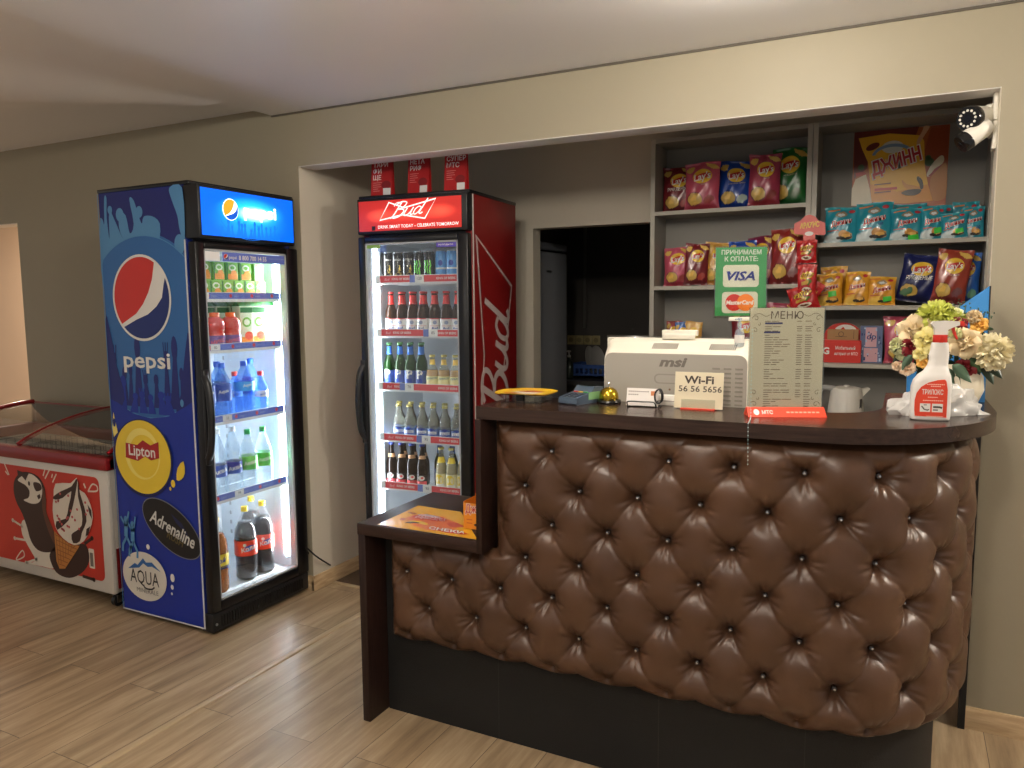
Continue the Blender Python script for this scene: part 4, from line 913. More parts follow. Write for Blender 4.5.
b = cf(MB()); b.box(-1.10, -.05, 2.21, 2.86, .735, .76, WENGE); b.box(-1.08, -1.055, 2.21, 2.84, 0, .735, WENGEV); b.box(-.08, -.055, 2.25, 2.84, 0, .735, WENGEV); b.build('desk_top', t)
b = cf(MB()); b.box(.222, .243, 2.946, 2.968, 0, 1.116, mat('counter_black_return', (18, 17, 16), .6)); b.build('return_panel', t)
# tufted leather
A_, B_, U0_, Z0_ = .184, .2345, -.956, 1.022
EX, EY, ECX, ECY, YB_ = .358, .452, -.2, 2.60, 2.148
arc = np.array(ellipse_arc(ECX, ECY, EX, EY, 400)); seg = np.concatenate([[0], np.cumsum(np.hypot(*np.diff(arc, axis=0).T))]); ARC = seg[-1]
UEND = ECX + ARC + .30
def base_pt(u):
    u = np.asarray(u, float)
    x = np.where(u < ECX, u, 0.); y = np.full_like(u, YB_); nx = np.zeros_like(u); ny = -np.ones_like(u)
    m = (u >= ECX) & (u < ECX + ARC); s_ = np.clip(u - ECX, 0, ARC)
    ax, ay = np.interp(s_, seg, arc[:, 0]), np.interp(s_, seg, arc[:, 1])
    gx, gy = (ax - ECX) / EX ** 2, (ay - ECY) / EY ** 2; g = np.hypot(gx, gy) + 1e-9
    x = np.where(m, ax, x); y = np.where(m, ay, y); nx = np.where(m, gx / g, nx); ny = np.where(m, gy / g, ny)
    e = u >= ECX + ARC
    x = np.where(e, ECX + EX, x); y = np.where(e, ECY + (u - ECX - ARC), y); nx = np.where(e, 1., nx); ny = np.where(e, 0., ny)
    return x, y, nx, ny
def tuft(U, Z, ed):
    p = (U - U0_) / A_ + (Z - Z0_) / B_; q = (U - U0_) / A_ - (Z - Z0_) / B_
    pi_, qi = np.round(p), np.round(q); dp, dq = p - pi_, q - qi
    du, dv = A_ / 2 * (dp + dq), B_ / 2 * (dp - dq); r = np.hypot(du, dv); th = np.arctan2(dv, du)
    h1 = np.abs(np.sin(pi_ * 12.9898 + qi * 78.233) * 43758.5453) % 1; h2 = np.abs(np.sin(pi_ * 39.346 + qi * 11.135) * 24634.63) % 1
    gl = math.hypot(1 / A_, 1 / B_); cdp, cdq = np.abs(dp) / gl, np.abs(dq) / gl
    pit = np.zeros_like(U)
    for a_ in (-1, 0, 1):
        for c_ in (-1, 0, 1):
            ex, ey = A_ / 2 * (dp - a_ + dq - c_), B_ / 2 * (dp - a_ - dq + c_); rr_ = np.hypot(ex, ey); pit += np.exp(-(rr_ / .023) ** .95)
    h = .056 - .072 * np.clip(pit, 0, 1) + .004 * np.sin(PI * p) ** 2 * np.sin(PI * q) ** 2
    wob = .0015 * np.sin(U * 61 + Z * 47 + h1 * 6); LEN = math.hypot(A_, B_) / 2
    for cdx, al, st in ((cdp, np.abs(dq) * LEN, .8 + .4 * h1), (cdq, np.abs(dp) * LEN, .8 + .4 * h2)):
        fall = .50 + .50 * np.exp(-al / .032)
        h -= st * fall * (.0078 * np.exp(-np.abs(cdx + wob * .5) / .0022) + .0050 * np.exp(-(cdx / .010) ** 2))
    h -= .0030 * (.5 + .5 * np.cos(th * 8 + h1 * 20 + 2.2 * np.sin(th * 3 + h2 * 9))) ** 3 * np.exp(-((r - .026) / .022) ** 2) * 2.3
    h += .0035 * np.sin(U * 23 + Z * 17 + 3 * h1 * 0) * np.sin(Z * 31 - U * 9)
    k = 1 - np.exp(-np.clip(ed, 0, None) / .022)
    return np.where(h > 0, h * k, h * k ** 2)
LEATHER, nt_, out_ = nt_new('brown_leather')
Lk = nt_.links.new; p_ = N(nt_, 'BsdfPrincipled'); p_.inputs['Roughness'].default_value = .36; p_.inputs['Specular IOR Level'].default_value = .5; p_.inputs['Base Color'].default_value = lin((76, 53, 39))
tc_ = N(nt_, 'TexCoord'); n1_ = N(nt_, 'TexNoise'); n1_.inputs['Scale'].default_value = 5; n1_.inputs['Detail'].default_value = 3; Lk(tc_.outputs['Object'], n1_.inputs['Vector'])
cr_ = N(nt_, 'ValToRGB'); cr_.color_ramp.elements[0].color = lin((72, 48, 33)); cr_.color_ramp.elements[1].color = lin((86, 59, 41)); cr_.color_ramp.elements[0].position = .3; cr_.color_ramp.elements[1].position = .7; Lk(n1_.outputs['Fac'], cr_.inputs[0]); Lk(cr_.outputs[0], p_.inputs['Base Color'])
v_ = N(nt_, 'TexVoronoi'); v_.inputs['Scale'].default_value = 420; Lk(tc_.outputs['Object'], v_.inputs['Vector']); bp_ = N(nt_, 'Bump'); bp_.inputs['Strength'].default_value = .10; bp_.inputs['Distance'].default_value = .002; Lk(v_.outputs['Distance'], bp_.inputs['Height']); Lk(bp_.outputs[0], p_.inputs['Normal']); Lk(p_.outputs[0], out_.inputs[0])
def zbot(u): return .320 - .014 * np.clip((u + .2) / .5, 0, 1) - .016 * np.abs(np.cos(PI * (u - U0_ + A_ / 4 * 0) / A_)) ** .8
def leather_patch(b, u0, u1, ztop, nu, nv, left_fall):
    us = np.linspace(u0, u1, nu + 1); vs = np.linspace(0, 1, nv + 1) ; U, V = np.meshgrid(us, vs)
    zb = zbot(U); Z = zb + (ztop - zb) * V
    ed = np.minimum(Z - zb, ztop - Z); ed = np.minimum(ed, UEND - U)
    ed = np.minimum(ed, left_fall(U, Z)); H = tuft(U, Z, ed)
    x, y, nx, ny = base_pt(U); X = x + nx * H; Y = y + ny * H
    # the hem rolls under
    roll = np.exp(-(Z - zb) / .006) * .008; Z = Z - roll * 0
    P_ = np.stack([X, Y, Z], -1).reshape(-1, 3); w = nu + 1
    fs = [(j * w + i, j * w + i + 1, (j + 1) * w + i + 1, (j + 1) * w + i) for j in range(nv) for i in range(nu)]
    b.add([tuple(v) for v in P_], fs, LEATHER)
b = cf(MB())
leather_patch(b, -1.572, -1.15, .683, 86, 76, lambda U, Z: U + 1.572)
leather_patch(b, -1.15, UEND, 1.113, 410, 170, lambda U, Z: np.where(Z > .69, U + 1.146, np.where(Z > .675, np.maximum(U + 1.146, (.69 - Z) * 1.5), 9.)))
b.build('upholstery', t, angle=180)
CRYS = mat('crystal_facet', (206, 208, 214), .05, metal=.85)
def button_at(u, z, nm='crystal_button'):
    x, y, nx, ny = [float(a) for a in base_pt(np.array([u]))]
    h = .001; bb = MB(); bb.lathe([(0, .0085), (.0034, .008), (.0068, .0035), (.0072, 0), (0, -.006)], CRYS, 8)
    o = bb.build(nm, t, smooth=False); o.location = (x + nx * h + .6, y + ny * h - 2.4, z); o.rotation_euler = Vector((nx, ny, 0)).to_track_quat('Z', 'Y').to_euler()
    o['label'] = 'small faceted crystal button'
for r_, z in enumerate((1.022, .9048, .7875, .6703, .553, .4358)):
    u = U0_ - 4 * A_ + (A_ / 2 if r_ % 2 else 0)
    while u < UEND - .03:
        if (u > -1.53 and z < .66) or (u > -1.10) or (u > -1.53 and z < .672): button_at(u, z)
        u += A_

# ================================================================== SHELVING
GREYB = mat('shelf_grey_laminate', (150, 147, 138), .5); GREYE = mat('shelf_edge_lit_grey', (176, 172, 160), .5); GREYK = mat('shelf_back_grey', (132, 130, 124), .6)  # edge grey is a lighter copy, the lit look of the edges painted in
SY0, SY1 = 3.86, 4.078
def shelving(label, x0, x1, zs):
    t = thing('shelving_unit', label, 'shelves', ((x0 + x1) / 2, 3.95, 0))
    def o(): b = MB(); b.T = Matrix.Translation((-(x0 + x1) / 2, -3.95, 0)); return b
    for a in (x0, x1 - .022):
        b = o(); b.box(a, a + .022, SY0, SY1, .88, 2.285, GREYB); b.box(a, a + .022, SY0 - .0015, SY0, .88, 2.285, GREYE); b.build('side_board', t, smooth=False)
    b = o(); b.box(x0 + .022, x1 - .022, SY1 - .012, SY1, .88, 2.265, GREYK); b.build('back_board', t, smooth=False)
    b = o(); b.box(x0 + .022, x1 - .022, SY0, SY1, 2.265, 2.285, GREYB); b.build('top_board', t, smooth=False)
    for z in zs:
        b = o(); b.box(x0 + .022, x1 - .022, SY0 + .001, SY1 - .012, z - .019, z, GREYB); b.box(x0 + .022, x1 - .022, SY0 - .0005, SY0 + .001, z - .019, z, GREYE); b.build('shelf_board', t, smooth=False)
    b = o(); b.box(x0, x1, 3.64, SY1, .08, .862, GREYB); b.box(x0 + .02, x1 - .02, 3.68, SY1, 0, .08, BLK); b.build('base_cabinet', t, smooth=False)
    b = o(); b.box(x0, x1, 3.62, SY1, .862, .88, GREYE); b.build('base_top', t, smooth=False)
    for k in (0, 1):
        xm = (x0 + x1) / 2; b = o(); b.box(x0 + .003 if k == 0 else xm + .0015, xm - .0015 if k == 0 else x1 - .003, 3.622, 3.64, .085, .858, GREYB); dd = b.build('cabinet_door', t, smooth=False)
        h = o(); xh = xm + (-.04 if k == 0 else .04); h.tube([(xh, 3.622, .62), (xh, 3.60, .62), (xh, 3.60, .76), (xh, 3.622, .76)], .005, STEEL, 8); h.build('door_handle', dd)
    return t
shelving('grey open shelving unit beside the dark kitchen doorway, holding rows of crisp bags', -1.17, -.4075, (1.929, 1.555, 1.184))
shelving('grey open shelving unit with the yellow snack poster, under the security cameras', -.4055, .318, (1.741, 1.452, 1.186))

# ---- crisp bags and snack packs
def bag(name, label, group, px, z, w, h, m, texts=(), yaw=.0, lean=.0, roll=.0, Y=3.95, seed=1, thick=.30, cat='snack bag', X=None):
    rr = random.Random(seed); ph = [rr.uniform(0, 6) for _ in range(8)]; T = thick * w
    def sh(u, v, s_):
        tu = max(0, 1 - abs(2 * u - 1) ** 2.6) ** .6; vv = min(max((v - .045) / .9, 0), 1)
        tv = math.sin(PI * vv ** .85) ** .55 if 0 < vv < 1 else 0
        pinch = 1 - .07 * tv - .02 * math.sin(v * 9 + ph[0]) * tv
        x = (u - .5) * w * pinch
        wr = .012 * w * math.sin(u * 11 + v * 7 + ph[1]) + .010 * w * math.sin(u * 19 - v * 13 + ph[2]) + .022 * w * math.sin(u * 7 + ph[3]) * math.exp(-((1 - v) / .16) ** 2) + .018 * w * math.sin(u * 25 + ph[4]) * (math.exp(-((1 - v) / .10) ** 2) + math.exp(-(v / .12) ** 2))
        y = s_ * (T / 2 * tu * tv) + (wr if s_ < 0 else wr * .6) * (.25 + .75 * tu) * min(1, min(v, 1 - v) * 14 + .12)
        zz = v * h + .012 * h * math.sin(u * 5 + ph[5]) * v * v
        return Vector((x, y, zz))
    M_ = Matrix.Rotation(roll, 4, 'Y') @ Matrix.Rotation(-lean, 4, 'X')
    f = lambda u, v, s_: M_ @ sh(u, v, s_)
    b = MB(); b.surf(lambda u, v: f(u, v, -1), 20, 26, m); b.surf(lambda u, v: f(u, v, 1), 20, 26, m)
    d = Dec(b, lambda x, y, l: f(min(max(x, 0), 1), min(max(y, 0), 1), -1) + M_ @ Vector((0, -.0016 - .0008 * l, 0)))
    asp = w / h
    for tx in texts:
        s_, cx, cy, hh, col, rot, bold, sx_ = tx
        vs, fs = text_geo(s_, bold, .12, 2, 1.); k = hh / .727; x0 = min(v[0] for v in vs); x1 = max(v[0] for v in vs); c_, q_ = math.cos(math.radians(rot)), math.sin(math.radians(rot)); out = []
        for a, bb in vs:
            a = (a - (x0 + x1) / 2) * k * sx_; bb = (bb - .36) * k; out.append(d.fn(cx + (a * c_ - bb * q_) / w * h * 1.0 if False else cx + (a * c_ - bb * q_), cy + (a * q_ + bb * c_) * asp, 1 if bold < .05 else 0))
        b.add(out, fs, col)
    zmin = min(v.z for v in b.v)
    p = at_y(px, 300, Y) if X is None else Vector((X, Y, 0))
    o = b.build(name, loc=(p.x, Y, z - zmin + .0005), rotz=yaw, angle=180)
    return tag(o, label, cat, group)
def chipmat(name, base, dark, blob=(206, 170, 84), side=(120, 40, 36), sidepos=(.72, .22), top=True):
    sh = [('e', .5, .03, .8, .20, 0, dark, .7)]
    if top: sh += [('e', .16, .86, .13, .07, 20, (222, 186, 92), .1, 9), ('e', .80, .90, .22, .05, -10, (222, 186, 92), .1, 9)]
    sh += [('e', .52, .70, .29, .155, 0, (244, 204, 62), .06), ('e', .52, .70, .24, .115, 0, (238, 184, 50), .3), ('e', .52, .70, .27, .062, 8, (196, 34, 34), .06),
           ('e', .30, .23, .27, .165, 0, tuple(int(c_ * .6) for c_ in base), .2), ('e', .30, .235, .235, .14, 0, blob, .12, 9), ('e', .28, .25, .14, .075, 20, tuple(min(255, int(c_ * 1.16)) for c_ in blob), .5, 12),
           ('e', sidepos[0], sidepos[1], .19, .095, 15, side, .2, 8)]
    return umat(name, base, sh, .28, spec=.6, coat=.25)
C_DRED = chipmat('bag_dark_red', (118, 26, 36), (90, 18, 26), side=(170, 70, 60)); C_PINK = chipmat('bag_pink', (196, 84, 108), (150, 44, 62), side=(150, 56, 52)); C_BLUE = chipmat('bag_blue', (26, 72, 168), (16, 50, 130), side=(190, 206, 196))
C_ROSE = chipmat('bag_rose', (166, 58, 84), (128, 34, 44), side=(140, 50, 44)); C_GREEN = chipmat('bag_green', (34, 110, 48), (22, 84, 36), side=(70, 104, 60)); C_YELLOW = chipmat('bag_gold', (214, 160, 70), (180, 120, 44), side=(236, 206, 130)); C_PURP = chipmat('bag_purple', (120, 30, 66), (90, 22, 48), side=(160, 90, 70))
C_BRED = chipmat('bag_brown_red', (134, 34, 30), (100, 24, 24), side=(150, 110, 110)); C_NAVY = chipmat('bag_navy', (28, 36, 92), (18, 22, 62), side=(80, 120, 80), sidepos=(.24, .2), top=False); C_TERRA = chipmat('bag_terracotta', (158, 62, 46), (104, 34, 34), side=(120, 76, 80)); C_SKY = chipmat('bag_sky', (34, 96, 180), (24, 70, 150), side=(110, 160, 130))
LAYS = [("Lay's", .52, .70, .20, WHITE, 8, .02, .95)]
RIF = LAYS + [('РИФЛЕНЫЕ', .5, .515, .11, WHITE, 4, .02, .8)]
SUB = lambda s_: LAYS + [(s_, .56, .53, .045, mat('bag_fine_print', (226, 206, 190), .4), 6, .0, 1.)]
G1 = 'crisp bags on the top shelf'; G2 = 'crisp bags on the second shelf'
ZA, ZB, ZC = 1.929, 1.555, 1.184
bag('crisp_bag', 'dark red crisp bag at the kitchen end of the top shelf', G1, 677, ZA, .165, .235, C_DRED, RIF, .12, .04, 0, 3.995, 1)
bag('crisp_bag', 'pink crisp bag between the dark red and the blue bag on the top shelf', G1, 700, ZA, .178, .235, C_PINK, SUB('краб'), -.02, .05, 0, 3.925, 2)
bag('crisp_bag', 'blue crisp bag in the middle of the top shelf', G1, 732, ZA, .165, .235, C_BLUE, SUB('сметана и зелень'), .12, .04, .03, 3.985, 3)
bag('crisp_bag', 'rose pink crisp bag between the blue and the green bag, top shelf', G1, 761, ZA, .150, .245, C_ROSE, SUB('бекон'), .2, .03, .02, 3.915, 4)
bag('crisp_bag', 'large green crisp bag at the end of the top shelf beside the middle boards', G1, 784.5, ZA, .168, .275, C_GREEN, SUB('молодой лук'), -.06, .04, .03, 3.985, 5)
bag('crisp_bag', 'pink crisp bag at the kitchen end of the second shelf', G2, 677, ZB, .145, .20, C_PINK, SUB('краб'), .05, .04, 0, 3.985, 6)
bag('crisp_bag', 'dark red crisp bag between the pink and the gold bag, second shelf', G2, 695, ZB, .120, .21, C_DRED, SUB('бекон'), .3, .03, .05, 3.925, 7)
bag('crisp_bag', 'gold crisp bag on the second shelf, partly behind the green payment sign', G2, 716, ZB, .135, .215, C_YELLOW, SUB('сыр'), .15, .04, .05, 3.985, 8)
bag('crisp_bag', 'blue crisp bag on the second shelf mostly hidden behind the green payment sign', G2, 741, ZB, .135, .215, C_BLUE, SUB('сметана и зелень'), 0, .05, 0, 3.915, 9)
bag('crisp_bag', 'purple crisp bag on the second shelf beside the green payment sign', G2, 762, ZB, .140, .235, C_PURP, SUB('краб'), -.2, .03, -.05, 3.99, 10)
bag('crisp_bag', 'tall brown red crisp bag on the second shelf behind the hanging snack strip', G2, 785, ZB, .150, .265, C_BRED, SUB('шашлык'), -.05, .04, 0, 3.92, 11)
bag('crisp_bag', 'red crisp bag on the third shelf behind the small spray bottle', 'crisp bags on the third shelf', 747, ZC, .15, .245, C_DRED, LAYS, .1, .04, 0, 3.95, 12)
bag('crisp_bag', 'red crisp bag on the third shelf hidden behind the menu, only its top edge showing', 'crisp bags on the third shelf', 784, ZC, .16, .282, C_ROSE, LAYS, 0, .04, 0, 3.95, 13)
for k, (px_, m_, cn, h_) in enumerate(((673, C_BRED, 'dark red', .19), (682, C_SKY, 'blue', .185), (693, C_YELLOW, 'orange gold', .19))):
    bag('snack_bag', f'small {cn} snack bag peeping over the white monitor on the third shelf', 'small bags behind the monitor', px_, ZC, .085, h_, m_, (), .1 * k, .05, .04, 3.995 - .045 * k, 20 + k)
def snackmat(name, base, base2, white=(214, 226, 226), sticker=None):
    sh = [('e', .5, .96, .9, .07, 0, base2, .4), ('e', .30, .14, .42, .20, 10, white, .5, 7), ('e', .5, .78, .20, .085, 0, (150, 130, 100), .2, 8), ('e', .5, .76, .12, .04, 0, (208, 214, 216), .2, 8), ('r', .26, .90, .20, .022, 6, (222, 134, 80), .1), ('e', .80, .87, .10, .05, 0, (190, 50, 60), .1),
          ('e', .64, .22, .24, .12, -12, (198, 140, 58), .15, 9), ('e', .62, .15, .26, .07, 8, (52, 46, 44), .15, 9), ('e', .66, .20, .16, .06, 0, (226, 176, 92), .3, 9), ('r', .26, .33, .20, .018, 4, (190, 80, 60), .2)]
    if sticker: sh += [('r', sticker[0], sticker[1], .16, .085, 8, (70, 206, 70), .02)]
    return umat(name, base, sh, .3, spec=.6, coat=.25)
REDT = mat('pack_letter_red', (186, 30, 36), .35); BIROS = mat('biro_blue', (40, 50, 130), .5); BLKT = BLACKP
DJ = lambda hh=.155, rot=12, cx=.5: [('Джинн', cx, .565, hh, WHITE, rot, .065, .86), ('Джинн', cx, .565, hh, REDT, rot, .02, .9)]
TQ = snackmat('pack_turquoise', (24, 140, 160), (40, 160, 176)); TQS = snackmat('pack_turquoise_sticker_low', (24, 140, 160), (40, 160, 176), sticker=(.72, .07)); TQM = snackmat('pack_turquoise_sticker_mid', (24, 140, 160), (40, 160, 176), sticker=(.7, .26))
GT = 'turquoise snack packs'
ZD, ZE, ZF = 1.741, 1.452, 1.186
bag('snack_pack', 'large turquoise snack pack at the hanging strip end of the row', GT, 838, ZD, .148, .165, TQ, DJ(), -.02, .10, .02, 3.93, 31, .24)
bag('snack_pack', 'large turquoise snack pack, second in the row, below the yellow poster, with biro price', GT, 871, ZD, .155, .178, TQ, DJ() + [('160', .68, .44, .075, BIROS, 5, .02, 1.)], 0, .10, 0, 3.925, 32, .24)
bag('snack_pack', 'turquoise snack pack with a green price sticker at its lower edge', GT, 903, ZD, .135, .142, TQS, DJ(), .06, .10, .03, 3.92, 33, .26)
bag('snack_pack', 'turquoise snack pack standing behind the one with the low green sticker', GT, 906, ZD, .135, .172, TQ, DJ(), 0, .04, 0, 4.02, 34, .2)
bag('snack_pack', 'narrow turquoise snack pack with a green sticker on its middle', GT, 929, ZD, .098, .145, TQM, DJ(.2), .12, .09, .03, 3.92, 35, .28)
bag('snack_pack', 'turquoise snack pack tucked behind the narrow stickered pack', GT, 937, ZD, .098, .155, TQ, DJ(.2), .1, .04, 0, 3.995, 36, .2)
bag('snack_pack', 'short turquoise snack pack with green sticker in front of a taller one', GT, 951, ZD, .104, .110, TQM, DJ(.19), -.05, .12, -.05, 3.90, 37, .26)
bag('snack_pack', 'tall turquoise snack pack behind the short stickered one', GT, 961, ZD, .105, .165, TQ, DJ(.19), .02, .04, 0, 3.995, 38, .2)
bag('snack_pack', 'small turquoise snack pack at the wall end of the row with biro price', GT, 969, ZD, .085, .135, TQ, DJ(.2) + [('20', .72, .34, .16, BIROS, 0, .02, 1.)], -.03, .08, 0, 3.925, 39, .28)
YW = snackmat('pack_yellow', (222, 156, 36), (232, 176, 60), white=(238, 196, 90)); YWS = snackmat('pack_yellow_sticker', (222, 156, 36), (232, 176, 60), white=(238, 196, 90), sticker=(.62, .36)); YWT = snackmat('pack_yellow_sticker_low', (222, 156, 36), (232, 176, 60), white=(238, 196, 90), sticker=(.72, .22))
GY = 'yellow snack packs'
bag('snack_pack', 'yellow snack pack with green sticker next to the hanging red snack strip', GY, 829, ZE, .118, .150, YWS, DJ(.17), .05, .08, 0, 3.92, 41, .28)
bag('snack_pack', 'taller yellow snack pack behind the stickered one by the hanging strip', GY, 833, ZE, .12, .185, YW, DJ(.17), 0, .04, 0, 4.0, 42, .2)
bag('snack_pack', 'yellow snack pack without sticker, in the middle of the three front ones', GY, 856, ZE, .108, .155, YW, DJ(.17), -.1, .08, .03, 3.92, 43, .3)
bag('snack_pack', 'short yellow snack pack with green sticker at its lower corner', GY, 881, ZE, .118, .130, YWT, DJ(.17), .03, .08, .02, 3.92, 44, .28)
GN = 'crisp bags beside the yellow packs'
bag('crisp_bag', 'navy blue crisp bag leaning beside the short yellow snack pack', GN, 914, ZE, .165, .215, C_NAVY, RIF, -.05, .06, .16, 3.955, 51)
bag('crisp_bag', 'terracotta crisp bag leaning between the navy and the sky blue bag', GN, 947, ZE, .138, .235, C_TERRA, SUB('ребрышки'), .0, .05, .12, 3.902, 52)
bag('crisp_bag', 'sky blue crisp bag by the wall above the flowers', GN, 964, ZE, .112, .225, C_SKY, SUB('зелень'), .12, .04, .03, 3.955, 53)
bag('crisp_bag', 'pink crisp bag on the lowest shelf behind the flowers', 'crisp bags on the third shelf', 908, ZF, .18, .215, C_PINK, LAYS, .05, .05, -.04, 3.94, 54)
# yellow snack poster on the back board
b = MB(); d = Dec(b, lambda x, z, l: (x, 4.0635 - .0006 * l, z))
def qq(x, y): p = at_y(845 + x / 8.082, 115 + y / 8.082, 4.0635); return (p.x, min(p.z, 2.2635))
Q = lambda pts: [qq(*p) for p in pts]
PO1 = mat('poster_orange', (170, 84, 26), .3); PO2 = mat('poster_dark_red', (104, 30, 18), .3); PY1 = mat('poster_yellow', (226, 172, 36), .3); PY2 = mat('poster_gold', (214, 140, 30), .3); PW = mat('poster_cream', (212, 200, 172), .3); PBR = mat('poster_bread', (176, 112, 44), .3); PDK = mat('poster_dark', (44, 34, 28), .3); PGR = mat('poster_green', (60, 84, 40), .3); PSK = mat('poster_skin', (206, 156, 116), .3)
c4 = Q([(78, 122), (850, 75), (812, 735), (48, 735)])
b.add([d.fn(x, z, 0) for x, z in c4] + [(x, 4.0655, z) for x, z in c4], [(0, 1, 2, 3), (4, 5, 6, 7), (0, 1, 5, 4), (1, 2, 6, 5), (2, 3, 7, 6), (3, 0, 4, 7)], PO1)
d.poly(Q([(78, 124), (600, 92), (560, 200), (300, 240), (190, 330), (180, 430), (70, 520)]), PO2, 1, 0); d.poly(Q([(700, 86), (845, 77), (825, 480), (660, 470), (640, 300)]), mat('poster_rust', (150, 62, 20), .3), 1)
d.poly(Q([(85, 520), (170, 480), (200, 600), (220, 735), (50, 735), (55, 600)]), PW, 2, 0); d.poly(Q([(85, 470), (150, 460), (175, 480), (90, 500)]), mat('poster_red', (186, 40, 30), .3), 3)
for x_, y_, r_ in ((130, 425, .014), (680, 380, .02), (672, 345, .012)): e_ = qq(x_, y_); d.ell(e_[0], e_[1], r_, r_, PGR, 3, n=16)
d.poly(Q([(660, 480), (700, 400), (770, 330), (800, 340), (790, 390), (720, 440), (680, 500)]), PW, 3, 3); d.poly(Q([(690, 520), (740, 440), (800, 390), (825, 420), (818, 640), (770, 690), (715, 690), (690, 640)]), PBR, 3, 3); d.poly(Q([(665, 500), (740, 430), (790, 395), (780, 410), (700, 490)]), mat('poster_ham', (150, 60, 50), .3), 4)
d.poly(Q([(112, 190), (360, 150), (610, 165), (640, 210), (645, 420), (670, 560), (712, 695), (480, 715), (215, 705), (205, 560), (185, 380), (140, 280)]), PY1, 5); d.poly(Q([(205, 560), (420, 620), (670, 560), (712, 695), (480, 715), (215, 705)]), PY2, 6)
e_ = qq(225, 258); d.ell(e_[0], e_[1], .03, .015, PO2, 7, 22)
d.poly(Q([(640, 92), (685, 95), (640, 170), (600, 235), (580, 235), (585, 200), (625, 130)]), PSK, 7, 3)
e_ = qq(385, 260); d.ell(e_[0], e_[1], .045, .028, mat('poster_cloud', (206, 206, 198), .3), 7); d.ring(e_[0] - .0, e_[1] - .035, .085, .05, .014, mat('poster_pale_blue', (120, 150, 180), .3), 7.5, 20, 175)
x_, z_ = qq(425, 395); ra_ = 17
d.text('ДЖИНН', x_, z_ - .017, .062, WHITE, 8, .08, .12, rot=ra_, w=.226); d.text('ДЖИНН', x_, z_ - .017, .062, REDT, 9, .035, .12, rot=ra_, w=.216)
for y_, m_ in ((560, PO2), (600, mat('poster_red', (186, 40, 30), .3)), (625, PO2)):
    p, q = qq(238, y_ + 6), qq(420 if y_ == 600 else 370, y_ - 8); d.line([p, q], .012 if y_ == 600 else .006, m_, 8)
d.poly(Q([(460, 525), (500, 560), (560, 570), (600, 590), (560, 605), (500, 600), (470, 570)]), mat('poster_nut', (206, 140, 40), .3), 8, 3); d.poly(Q([(455, 630), (510, 605), (610, 600), (605, 630), (560, 650), (490, 650)]), PDK, 9, 3); d.poly(Q([(590, 495), (625, 530), (632, 590), (610, 600), (600, 560), (580, 520)]), PDK, 9, 3)
o = b.build('snack_poster', smooth=False); tag(o, 'yellow and orange snack poster on the back of the grey shelving above turquoise packs', 'poster')
# ---- hanging strip of red snack packs in front of the middle boards
HY = 3.842
def hp(x, y): p = at_y(740 + x / 6.98, 200 + y / 6.98, HY); return (p.x, p.z)
b = MB(); hr = mat('hanger_pink_red', (214, 86, 74), .4)
b.prism([hp(*p) for p in ((455, 110), (490, 102), (525, 115), (545, 140), (595, 160), (598, 235), (585, 245), (525, 242), (525, 285), (440, 285), (440, 242), (385, 240), (376, 225), (380, 165), (420, 145))][::-1], HY, HY + .0015, hr, lambda a, z, h: (a, h, z))
d = Dec(b, lambda x, z, l: (x, HY - .0006 * l, z)); e_ = hp(487, 180); d.text('АРАХИС', e_[0], e_[1] - .008, .024, mat('hanger_yellow', (240, 206, 70), .4), 1, .04, .1, w=.085, rot=4)
e_ = hp(482, 235); d.ell(e_[0], e_[1], .019, .010, WHITE, 1)
b.build('hanger_card'); o = [q for q in COL.objects if q.name == 'hanger_card'][0]; tag(o, 'pinkish red hanger card hooked on the middle boards above red snack packs', 'hanger')
def redmat(name): return umat(name, (186, 26, 28), [('r', .5, .93, .6, .06, 0, (206, 70, 66), .1), ('e', .5, .66, .38, .12, 6, (232, 196, 52), .15, 6), ('e', .58, .46, .18, .10, 0, (96, 120, 40), .2, 7), ('e', .42, .44, .22, .08, 10, (206, 160, 60), .2, 7), ('e', .5, .22, .26, .09, 0, (232, 222, 200), .05), ('e', .5, .22, .18, .05, 0, (120, 70, 40), .3, 9)], .3, coat=.3)
RM = redmat('pack_red'); GR_ = 'red snack packs on the hanging strip'
T_A = [('АРАХИС', .5, .66, .16, mat('hanger_dark', (120, 40, 20), .4), 6, .02, .8)]
for (x0, x1, y0, y1), lb, sd, dy in (((395, 545, 280, 445), 'red snack pack hanging highest, just below the pinkish hanger card', 61, .0), ((400, 545, 450, 680), 'red snack pack in the middle of the hanging strip', 62, -.004)):
    a, c_ = hp(x0, y1), hp(x1, y0); bag('snack_pack', lb, GR_, 0, a[1], c_[0] - a[0], c_[1] - a[1], RM, T_A, 0, .02, 0, HY - .028 + dy, sd, .26, X=(a[0] + c_[0]) / 2)
a, c_ = hp(355, 765), hp(545, 660); bag('snack_pack', 'red snack pack hanging lowest on the strip, tilted, just above the menu', GR_, 0, a[1] - .02, .13, .115, RM, T_A, 0, .02, -.25, HY - .032, 63, .26, X=(a[0] + c_[0]) / 2 + .012)
a, c_ = hp(310, 765), hp(430, 560); bag('snack_pack', 'red snack pack hanging askew behind the others on the strip', GR_, 0, a[1] - .03, .10, .16, RM, T_A, .1, .02, .5, HY - .012 + .0, 64, .2, X=a[0] + .06)
